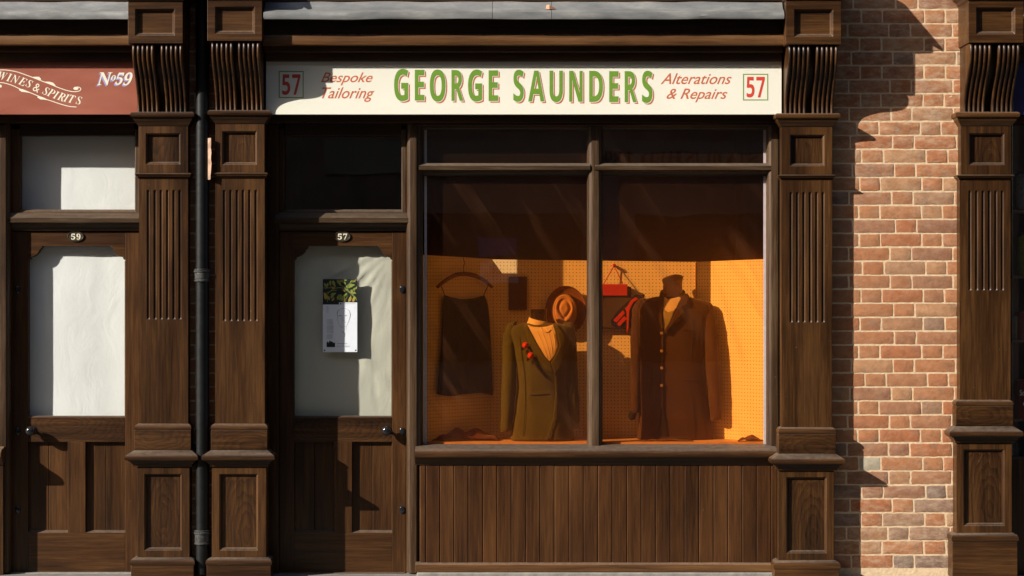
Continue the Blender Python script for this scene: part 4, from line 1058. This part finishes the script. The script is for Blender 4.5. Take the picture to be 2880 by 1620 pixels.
# --- brown jacket form
bf=thing('dress_form',(X(1890,-.38),.38,zb),'headless tan dress form wearing a long brown jacket with four shell buttons','dress form','dress forms in the tailor window')
tb=Torso([(834,1892,44,.052,-.39),(838,1892,66,.064,-.39),(846,1891,90,.074,-.39),(857,1892,104,.082,-.39),(872,1892,109,.088,-.385),(900,1890,104,.092,-.38),(960,1887,97,.096,-.38),(1020,1887,92,.094,-.38),(1090,1891,95,.095,-.38),(1160,1896,102,.098,-.38),(1236,1899,107,.10,-.38)])
m=MB(); tb.mesh(m,6,.075,5); m.build('jacket_body',BROWNW,bf,smooth=True)
for pts in ([(1810,840,8,-.385),(1802,850,15,-.385),(1797,885,19,-.385),(1793,940,20,-.38),(1791,1000,18,-.375),(1789,1080,16,-.37),(1788,1160,14,-.36)],[(1975,846,8,-.385),(1986,856,15,-.38),(1991,885,20,-.375),(1999,940,22,-.36),(2004,1020,21,-.345),(2010,1100,19,-.335),(2014,1180,16,-.33)]):
    m=MB(); sleeve(m,pts,pts[0][0]); m.build('sleeve',BROWNW,bf,smooth=True)
m=MB(); m.tube([(X(1781,-.36),.36,Z(1158,-.36)),(X(1776,-.36),.355,Z(1174,-.36)),(X(1769,-.35),.35,Z(1179,-.35))],[.022,.024,.010],12); m.build('cuff',LINING,bf,smooth=True)
m=MB(); rg=[]
for v,r in ((850,.080),(832,.066),(815,.058),(800,.056),(790,.060),(783,.064),(782,.058)):
    rg.append([(X(1892,-.39)+r*math.cos(k*math.pi/14),.392+r*.8*math.sin(k*math.pi/14),Z(v,-.39)+(.010*math.cos(k*math.pi/14)+.020*math.sin(k*math.pi/14) if v<795 else 0)) for k in range(28)])
m.loft(rg); m.build('neck',FORM,bf,smooth='auto')
rg=[]
for j in range(17):   # jacket collar standing round the back and sides of the neck
    a=math.radians(-52+284*j/16); c_,s_=math.cos(a),math.sin(a); f=abs(j-8)/8; zt_=Z(812+14*f**2,-.39)
    rg.append([(X(1892,-.39)+r*c_,.392+r*.82*s_,z_) for r,z_ in ((.068,Z(846,-.39)),(.066,zt_),(.073,zt_-.002),(.088,Z(848,-.39)))])
m=MB(); m.loft(rg); m.build('collar',BROWNW,bf,smooth='auto')
patch(tb,[(1868,835),(1880,842),(1912,835),(1916,838),(1900,870),(1885,905),(1872,925),(1866,915),(1864,880)],.010,'shirt_front',SHIRT,bf,.004)
patch(tb,[(1866,870),(1878,878),(1898,872),(1886,905),(1870,930),(1864,915)],.014,'waistcoat',WAIST,bf,.004)
patch(tb,[(1925,800+26),(1918,838),(1902,872),(1886,906),(1866,932),(1872,936),(1898,908),(1925,880),(1917,864),(1934,858),(1938,834),(1932,826)],.019,'lapel',BROWNW,bf,.007)
patch(tb,[(1858,826),(1852,840),(1848,870),(1853,900),(1864,934),(1866,915),(1862,880),(1866,845),(1866,830)],.018,'lapel',BROWNW,bf,.007)
patch(tb,[(1862,934),(1858,960),(1857,1040),(1858,1120),(1860,1150),(1864,1150),(1863,1040),(1866,960),(1868,936)],.004,'front_edge',BROWNW,bf,.005)
patch(tb,[(1862,1135),(1873,1185),(1880,1237),(1830,1237),(1850,1210),(1858,1170)],.004,'front_opening',LINING,bf,.002)
patch(tb,[(1922,1064),(1962,1066),(1962,1072),(1922,1070)],.006,'pocket_flap',BROWNW,bf,.005)
for v in (937,987,1035,1084):
    p=tb.front(X(1861,-.29),v)+.010; m=MB(); m.lathe((X(1861,p),-p,Z(v,p)),'y',[(.0085,0),(.0095,.002),(.0085,.004),(.005,.003),(.001,.003)],16); m.build('button',PEARL,bf,smooth=True)
m=MB(); m.lathe((X(1876,-.29),-(tb.front(X(1876,-.29),893)+.013),Z(893,-.29)),'y',[(.006,0),(.006,.003),(.001,.003)],10); m.build('button',PEARL,bf,smooth=True)
m=MB(); m.lathe((X(1890,-.37),.37,zb),'z',[(.13,0),(.13,.012),(.12,.02),(.001,.02)],30); m.build('form_base',LINING,bf,smooth='auto')

seam(tb,[(1822,880),(1826,960),(1830,1050),(1824,1140),(1818,1232)],.0008,.0016,'jacket_seam',LINING,bf)
seam(tb,[(1950,890),(1946,960),(1944,1050),(1950,1140),(1956,1232)],.0008,.0016,'jacket_seam',LINING,bf)
seam(tb,[(1922,930),(1938,928),(1955,930)],.0015,.0020,'pocket_edge',LINING,bf)
# --- slip dress on hanger
hg=thing('coat_hanger',(X(1306,-.3),.3,Z(800,-.3)),'curved wooden coat hanger with a thin wire hook, hung at the left of the window','coat hanger')
def HF(u): return -.165-(u-1183)/200*.355+.048
m=MB(); pts=smooth_pts([(X(u,HF(u)),-HF(u),Z(v,HF(u))) for u,v in ((1230,808),(1248,792),(1275,776),(1305,770),(1337,776),(1364,790),(1384,808))],4)
m.tube(pts,[.009+.004*math.sin(i/(len(pts)-1)*math.pi) for i in range(len(pts))],8); m.build('hanger_arm',HWOOD,hg,smooth=True)
m=MB(); m.tube(smooth_pts([(X(u,HF(u)),-HF(u),Z(v,HF(u))) for u,v in ((1305,772),(1304,752),(1307,738),(1303,728),(1306,716))],4),.0017,6); m.build('wire_hook',IRON,hg,smooth=True)
sd=thing('slip_dress',(X(1306,-.3),.3,Z(1118,-.3)),'long black green slip dress hanging by thin straps from the wooden hanger','dress')
rows=[(829,1250,1362),(842,1246,1368),(860,1245,1373),(900,1244,1377),(950,1242,1380),(1010,1237,1383),(1060,1233,1385),(1108,1228,1386)]
m=MB(); rings=[]; 
def rowat(v):
    for i in range(len(rows)-1):
        if rows[i][0]<=v<=rows[i+1][0]:
            f=(v-rows[i][0])/(rows[i+1][0]-rows[i][0]); return rows[i][1]+(rows[i+1][1]-rows[i][1])*f, rows[i][2]+(rows[i+1][2]-rows[i][2])*f
    return rows[-1][1:]
for i in range(29):
    v=829+(1108-829)*i/28; a,b=rowat(v); ring=[]
    for k in range(48):
        t=2*math.pi*k/48; f=(1-math.cos(t))/2; u=a+(b-a)*f; s_=1 if t<math.pi else -1
        dip=13*math.sin(math.pi*f)**.7*max(0,1-i/4)**1.2
        th=.022*math.sin(t)*(1 if s_>0 else 1)
        fold=(.006+.008*i/28)*math.sin(f*19+v*.004)*abs(math.sin(t))
        h_=HF(u)-.012; ring.append((X(u,h_),-h_-th+fold,Z(v+dip+(6*math.sin(f*7) if i==28 else 0),h_)))
    rings.append(ring)
m.loft(rings); m.build('dress_body',SLIP,sd,smooth=True)
for a,b in (((1240,800),(1251,832)),((1374,799),(1361,830))):
    m=MB(); m.tube([(X(a[0],HF(a[0])),-HF(a[0])-.006,Z(a[1],HF(a[0]))),(X(b[0],HF(b[0])),-HF(b[0])-.006,Z(b[1],HF(b[0])))],.0025,6); m.build('strap',SLIP,sd)
# --- card on the pegboard
m=MB(); m.box(X(1430,-.5),X(1482,-.5),Z(872,-.5),Z(778,-.5),-.515,-.500); o=m.build('dark_card',fabric('dark print card',(.05,.028,.02),30),None,bevel=.001); tag(o,'small dark upright card fixed to the pegboard above the olive jacket','card')
# --- felt hat hung on the board, crown towards the street
ht=thing('felt_hat',(X(1592,-.45),.45,Z(880,-.45)),'tan felt hat with dark brim hung crown outward between the two dress forms','hat')
hx,hz=X(1592,-.45),Z(876,-.45); NR=48
def hatpt(r,t,h,ox=0,oz=0): return (hx+ox+r*math.sin(t), .505-h, hz+oz+r*math.cos(t)*1.18)
rings=[]
def dent(x,z):   # teardrop pinch, pointed below
    wd=max(.006,.047*(1+min(0,z/.066)*.85)); q=math.hypot(x/wd,(z-.002)/.062)
    return .016*math.exp(-((q-.74)/.18)**2)+.004*max(0,1-q)
for f in (.03,.1,.18,.26,.34,.42,.5,.58,.66,.74,.82,.89,.95,1.0):
    ring=[]
    for k in range(NR):
        t=2*math.pi*k/NR; R_=.066*(1-.10*math.sin(t)**2)*(1+.10*(math.cos(t)<0)*abs(math.cos(t)))
        r=R_*f; x,z=r*math.sin(t),r*math.cos(t)
        h=.115-.012*max(0,f-.8)/.2 - dent(x,z)
        ring.append(hatpt(r,t,h,-.012,.014))
    rings.append(ring)
for f,h in ((1.08,.106),(1.14,.09),(1.20,.05),(1.24,.02)):
    rings.append([hatpt(.066*(1-.10*math.sin(2*math.pi*k/NR)**2)*(1+.10*(math.cos(2*math.pi*k/NR)<0)*abs(math.cos(2*math.pi*k/NR)))*f,2*math.pi*k/NR,h,-.012*(1-(f-1)*2),.014*(1-(f-1)*2)) for k in range(NR)])
m=MB(); m.loft(rings[::-1],cap=False); m.f.append(list(range(len(m.v)-NR,len(m.v)))); m.t.append(.5); m.build('crown',FELT,ht,smooth=True)
m=MB(); rg=[]
for f,h in ((1.23,.040),(1.26,.040),(1.275,.014),(1.25,.012)): rg.append([hatpt(.067*(1-.10*math.sin(2*math.pi*k/NR)**2)*(1+.10*(math.cos(2*math.pi*k/NR)<0)*abs(math.cos(2*math.pi*k/NR)))*f,2*math.pi*k/NR,h,-.007,.008) for k in range(NR)])
m.loft(rg,cap=False); m.build('hat_band',RIBBON,ht,smooth=True)
m=MB(); rg=[]
for f,h in ((1.1,.012),(1.4,.008),(1.7,.010),(1.88,.020),(1.92,.026),(1.90,.022),(1.7,.005),(1.4,.003)): rg.append([hatpt(.064*f*(1+.06*math.cos(2*math.pi*k/NR)),2*math.pi*k/NR,h+.008*math.cos(4*math.pi*k/NR)*(f>1.5)) for k in range(NR)])
m.loft(rg,cap=False); m.build('brim',RIBBON if False else fabric('brown felt',(.20,.085,.045)),ht,smooth=True)
# --- hand bag with red flap
hb=thing('handbag',(X(1730,-.49),.49,Z(925,-.49)),'dark olive bag with a red flap hung on red cords behind the window mullion','handbag')
def bb(n,u0,u1,v0,v1,p0,p1,mat,bev=.005):
    m=MB(); m.box(X(u0,p1),X(u1,p1),Z(v1,p1),Z(v0,p1),p0,p1); return m.build(n,mat,hb,bevel=bev)
bb('bag_body',1672,1776,806,924,-.515,-.475,BAGO,.010); bb('flap',1670,1765,799,832,-.475,-.462,BAGR,.004)
m=MB()
for a in ((1697,800),(1752,798)): m.tube([(X(a[0],-.47),.468,Z(a[1],-.47)),(X(1727,-.49),.495,Z(748,-.49))],.0028,6)
m.lathe((X(1727,-.5),.515,Z(746,-.5)),'y',[(.006,0),(.009,.01),(.010,.03),(.005,.035)],12); m.build('cord',BAGR,hb,smooth=True)
# --- braces
br=thing('braces',(X(1760,-.44),.44,Z(930,-.44)),'red braces folded over black cloth beside the brown jacket shoulder','braces')
def pz3(L): return [(1480+a/5.574,720+b/5.574) for a,b in L]
def flat(n,L,p0,p1,mat):
    m=MB(); m.prism([(X(a,p1),Z(b,p1)) for a,b in pz3(L)],p0,p1); return m.build(n,mat,br,bevel=.002)
flat('black_cloth',[(1320,1020),(1400,900),(1500,790),(1620,680),(1720,600),(1800,610),(1860,600),(1850,650),(1760,680),(1680,780),(1640,900),(1630,1140),(1560,1150),(1420,1140),(1340,1090)][::-1],-.470,-.448,BLACKF)
flat('strap',[(1365,1010),(1520,850),(1550,900),(1420,1045)][::-1],-.448,-.442,BAGR); flat('strap',[(1425,1065),(1540,940),(1580,985),(1465,1105)][::-1],-.448,-.442,BAGR)
flat('strap',[(1550,820),(1590,790),(1640,700),(1720,645),(1765,680),(1690,720),(1640,800),(1620,860),(1615,930),(1605,1130),(1595,1200),(1575,1200),(1578,1120),(1575,870)][::-1],-.440,-.434,BAGR)
# --- cloth on the bed
def heap(u0,u1,hmax,p0,p1,seed,label):
    m=MB(); nx,ny=26,12; vs=[];fs=[]
    for i in range(ny+1):
        for k in range(nx+1):
            f,g=k/nx,i/ny; e=math.sin(math.pi*f)**.6*math.sin(math.pi*(.08+.84*g))**.7
            p=p0+(p1-p0)*g; h=hmax*e*(.55+.9*abs(noise.noise((f*3.2+seed,g*1.5,seed))))
            vs.append((X(u0+(u1-u0)*f,p),-p+.01*noise.noise((f*8,g*8,seed)),zb+.002+max(0,h)))
    for i in range(ny):
        for k in range(nx): fs.append((i*(nx+1)+k,i*(nx+1)+k+1,(i+1)*(nx+1)+k+1,(i+1)*(nx+1)+k))
    m.add(vs,fs); o=m.build('crumpled_cloth',REDCL,None,smooth=True); o.modifiers.new('s','SOLIDIFY').thickness=.003
    tag(o,label,'cloth')
heap(1212,1404,.075,-.40,-.22,2.3,'crumpled russet cloth on the window bed under the slip dress')
heap(2075,2150,.040,-.26,-.18,5.1,'small crumpled russet cloth in the right corner of the window bed')
heap(1800,1950,.016,-.24,-.19,8.1,'flat crumpled russet cloth at the foot of the brown jacket')

# chip of stone on the lead
m=MB(); cx_,cz_=X(1546,.2),Z(22,.2); rng=random.Random(4)
rg=[[(cx_-.022,-.205,cz_-.006),(cx_-.018,-.205,cz_+.016),(cx_-.016,-.19,cz_+.014),(cx_-.02,-.19,cz_-.004)],[(cx_-.002,-.215,cz_-.010),(cx_-.002,-.215,cz_+.014),(cx_,-.188,cz_+.012),(cx_,-.188,cz_-.004)],[(cx_+.028,-.205,cz_-.008),(cx_+.028,-.205,cz_+.000),(cx_+.026,-.19,cz_),(cx_+.026,-.19,cz_-.004)]]
m.loft(rg); o=m.build('brick_chip',plain('broken brick',(.50,.25,.15),.9,bump=.8),None); tag(o,'small broken brick chip lying on the lead flashing above the cream sign','brick chip')

# ---------------------------------------------------- neighbour's window, right edge
w55=part(shop55,'display_window',(X(3200,-.1),.1,1.2))
m=MB(); m.box(X(2850),X(3700),0,Z(1290,-.04),-.2,-.042); m.build('stall_riser',WV,w55,bevel=.003)
m=MB(); m.box(X(2850,-.1),X(3690,-.1),Z(1292,-.1),Z(340,-.1),-.125,-.121); m.build('glass_pane',GLASS,w55)
for v,nm in ((590,'shelf'),(775,'shelf'),(955,'shelf'),(1178,'shelf')):
    m=MB(); p=-.16; m.box(X(2848,p),X(3690,p),Z(v+8,p),Z(v,p),-.45,p); m.build(nm,DARK,w55,bevel=.002)
TINR=plain('red tin',(.14,.014,.01),.35); JG=plain('sweets yellow green',(.13,.13,.012),.4,var=.6,scale=120,bump=1); JW=plain('sweets white grey',(.12,.12,.11),.5,var=.7,scale=140,bump=1); CRT=plain('cream tin',(.18,.15,.09),.4); LID=plain('lid black',(.02,.02,.02),.4)
def tin(u,v,w,h,mat,label,text=None,jar=False):
    p=-.20; t=thing('sweet_jar' if jar else 'tin',(X(u,p),-p,Z(v,p)),label,'jar' if jar else 'tin')
    r=w/2/S; H=h/S; m=MB()
    m.lathe((X(u,p),-p,Z(v,p)),'z',[(r*.96,0),(r,.004),(r,H*.86),(r*(.8 if jar else 1),H*.9),(r*(.8 if jar else .97),H*.92),(.001,H*.92)],28); m.build('container',mat,t,smooth='auto')
    m=MB(); m.lathe((X(u,p),-p,Z(v,p)+H*.90),'z',[(r*(.85 if jar else 1.02),0),(r*(.85 if jar else 1.02),H*.09),(.001,H*.10)],28); m.build('lid',LID if jar else mat,t,smooth='auto')
    if text:
        q_=r+.001; m=MB(); pp=p+r+.002
        rg=[[(X(u-3,p)+.032*sc*math.cos(k*math.pi/12),-(pp-.000+(0 if sc==1 else .001)),Z(v-h*.38,p)+.018*sc*math.sin(k*math.pi/12)) for k in range(24)] for sc in (1,.98)]
        m.loft(rg); m.build('label',plain('tin label',(.6,.6,.58),.5),t)
        m=MB(); fit(m,glyph(text,.01),u-19,u+6,v-h*.72,v-h*.58,pp); m.build('lettering',plain('tin letters',(.6,.58,.5),.5),t)
tin(2887,1176,62,110,TINR,'red tin with a white oval label on the lowest shelf at the right edge','Sols')
tin(2874,953,36,78,TINR,'small plain red tin on the shelf above the labelled tin')
tin(2856,953,20,66,CRT,'narrow cream tin beside the small red tin')
tin(2886,773,52,125,JG,'glass jar of yellow green sweets at the right edge',jar=True)
tin(2880,588,48,110,JW,'glass jar of pale sweets on the top shelf at the right edge',jar=True)

# ================================================================== OPPOSITE SIDE OF THE STREET (seen only in the glass)
ob=thing('terrace_building',(0,-14.5,0),'shaded brick building across the street, mirrored faintly in the shop glass','building')
def bo(n,x0,x1,z0,z1,y0,y1,mat): m=MB(); m.box(x0,x1,z0,z1,-y1,-y0); return m.build(n,mat,ob)
bo('wall',-34,34,-.1,11.6,-17.5,-13.5,plain('sooty brickwork',(.36,.25,.18),.9,var=.3,scale=3))
bo('roof',-34.2,34.2,11.6,12.0,-17.7,-13.3,plain('slate',(.08,.08,.09),.7))
for a in (-4.6,-1.9,5.2): bo('window',a,a+1.0,4.2,5.8,-13.5,-13.46,GLOSSB)
bo('shop_window',-2.2,.9,.7,2.6,-13.5,-13.45,GLOSSB); bo('shop_window',1.6,4.6,.7,2.6,-13.5,-13.45,GLOSSB)
bo('name_board',-2.4,4.9,3.12,3.55,-13.5,-13.44,plain('buff board',(.42,.36,.26),.6))
vs,fs=glyph('𝐄𝐒𝐓𝐀𝐁𝐋𝐈𝐒𝐇𝐄𝐃 𝟏𝟖𝟗𝟎'); w_=max(v.x for v in vs)
m=MB(); m.add([(3.35-v.x/w_*2.3,-13.435,3.24+v.y*.24) for v in vs],fs); m.build('lettering',PB,ob)
bo('notice',-.42,.06,1.72,1.98,-13.45,-13.44,plain('white notice',(.75,.75,.78),.6)); bo('notice',-.44,.05,2.05,2.3,-13.45,-13.44,plain('violet notice',(.18,.15,.4),.6))
vs,fs=glyph('CASH'); w_=max(v.x for v in vs); m=MB(); m.add([(-.02-v.x/w_*.32,-13.432,1.8+v.y*.13) for v in vs],fs); m.build('notice_lettering',PB,ob)
bo('pilaster',1.1,1.4,0,3.1,-13.5,-13.40,plain('stone pier',(.35,.33,.28),.8)); bo('pilaster',4.7,4.95,0,3.1,-13.5,-13.40,plain('stone pier',(.35,.33,.28),.8))

# ================================================================== LIGHT
TAN=1.9; DZ=1.08
v=Vector((-TAN,-1.0,DZ)); v.normalize()
el=math.asin(v.z); rot=math.atan2(v.x,v.y)
w=bpy.data.worlds.new('World'); bpy.context.scene.world=w; w.use_nodes=True; t=w.node_tree
sky=t.nodes.new('ShaderNodeTexSky'); sky.sky_type='NISHITA'; sky.sun_disc=False; sky.sun_elevation=el; sky.sun_rotation=rot; sky.air_density=1.0; sky.dust_density=2.5; sky.ozone_density=1.0
bg=t.nodes['Background']; bg.inputs[1].default_value=.085; t.links.new(sky.outputs[0],bg.inputs[0])
sl=bpy.data.lights.new('sun','SUN'); sl.energy=5.0; sl.angle=math.radians(.5); sl.color=(1,.95,.865)
so=bpy.data.objects.new('sun',sl); C.objects.link(so); so.rotation_euler=v.to_track_quat('Z','Y').to_euler(); so.location=(-20,-12,12)

cam=bpy.data.cameras.new('camera'); co_=bpy.data.objects.new('camera',cam); C.objects.link(co_)
cam.sensor_width=36; cam.lens=36*D/(2880/S); co_.location=(0,-D,1.65); co_.rotation_euler=(math.radians(90),0,0); cam.clip_end=1000
sc=bpy.context.scene; sc.camera=co_
sc.view_settings.view_transform='Standard'; sc.view_settings.look='None'; sc.view_settings.exposure=.80; sc.view_settings.gamma=1
sc.cycles.max_bounces=8; sc.cycles.transparent_max_bounces=16; sc.cycles.diffuse_bounces=4; sc.cycles.glossy_bounces=4; sc.cycles.caustics_reflective=False; sc.cycles.caustics_refractive=False
sc.cycles.use_denoising=True; sc.cycles.sample_clamp_indirect=4
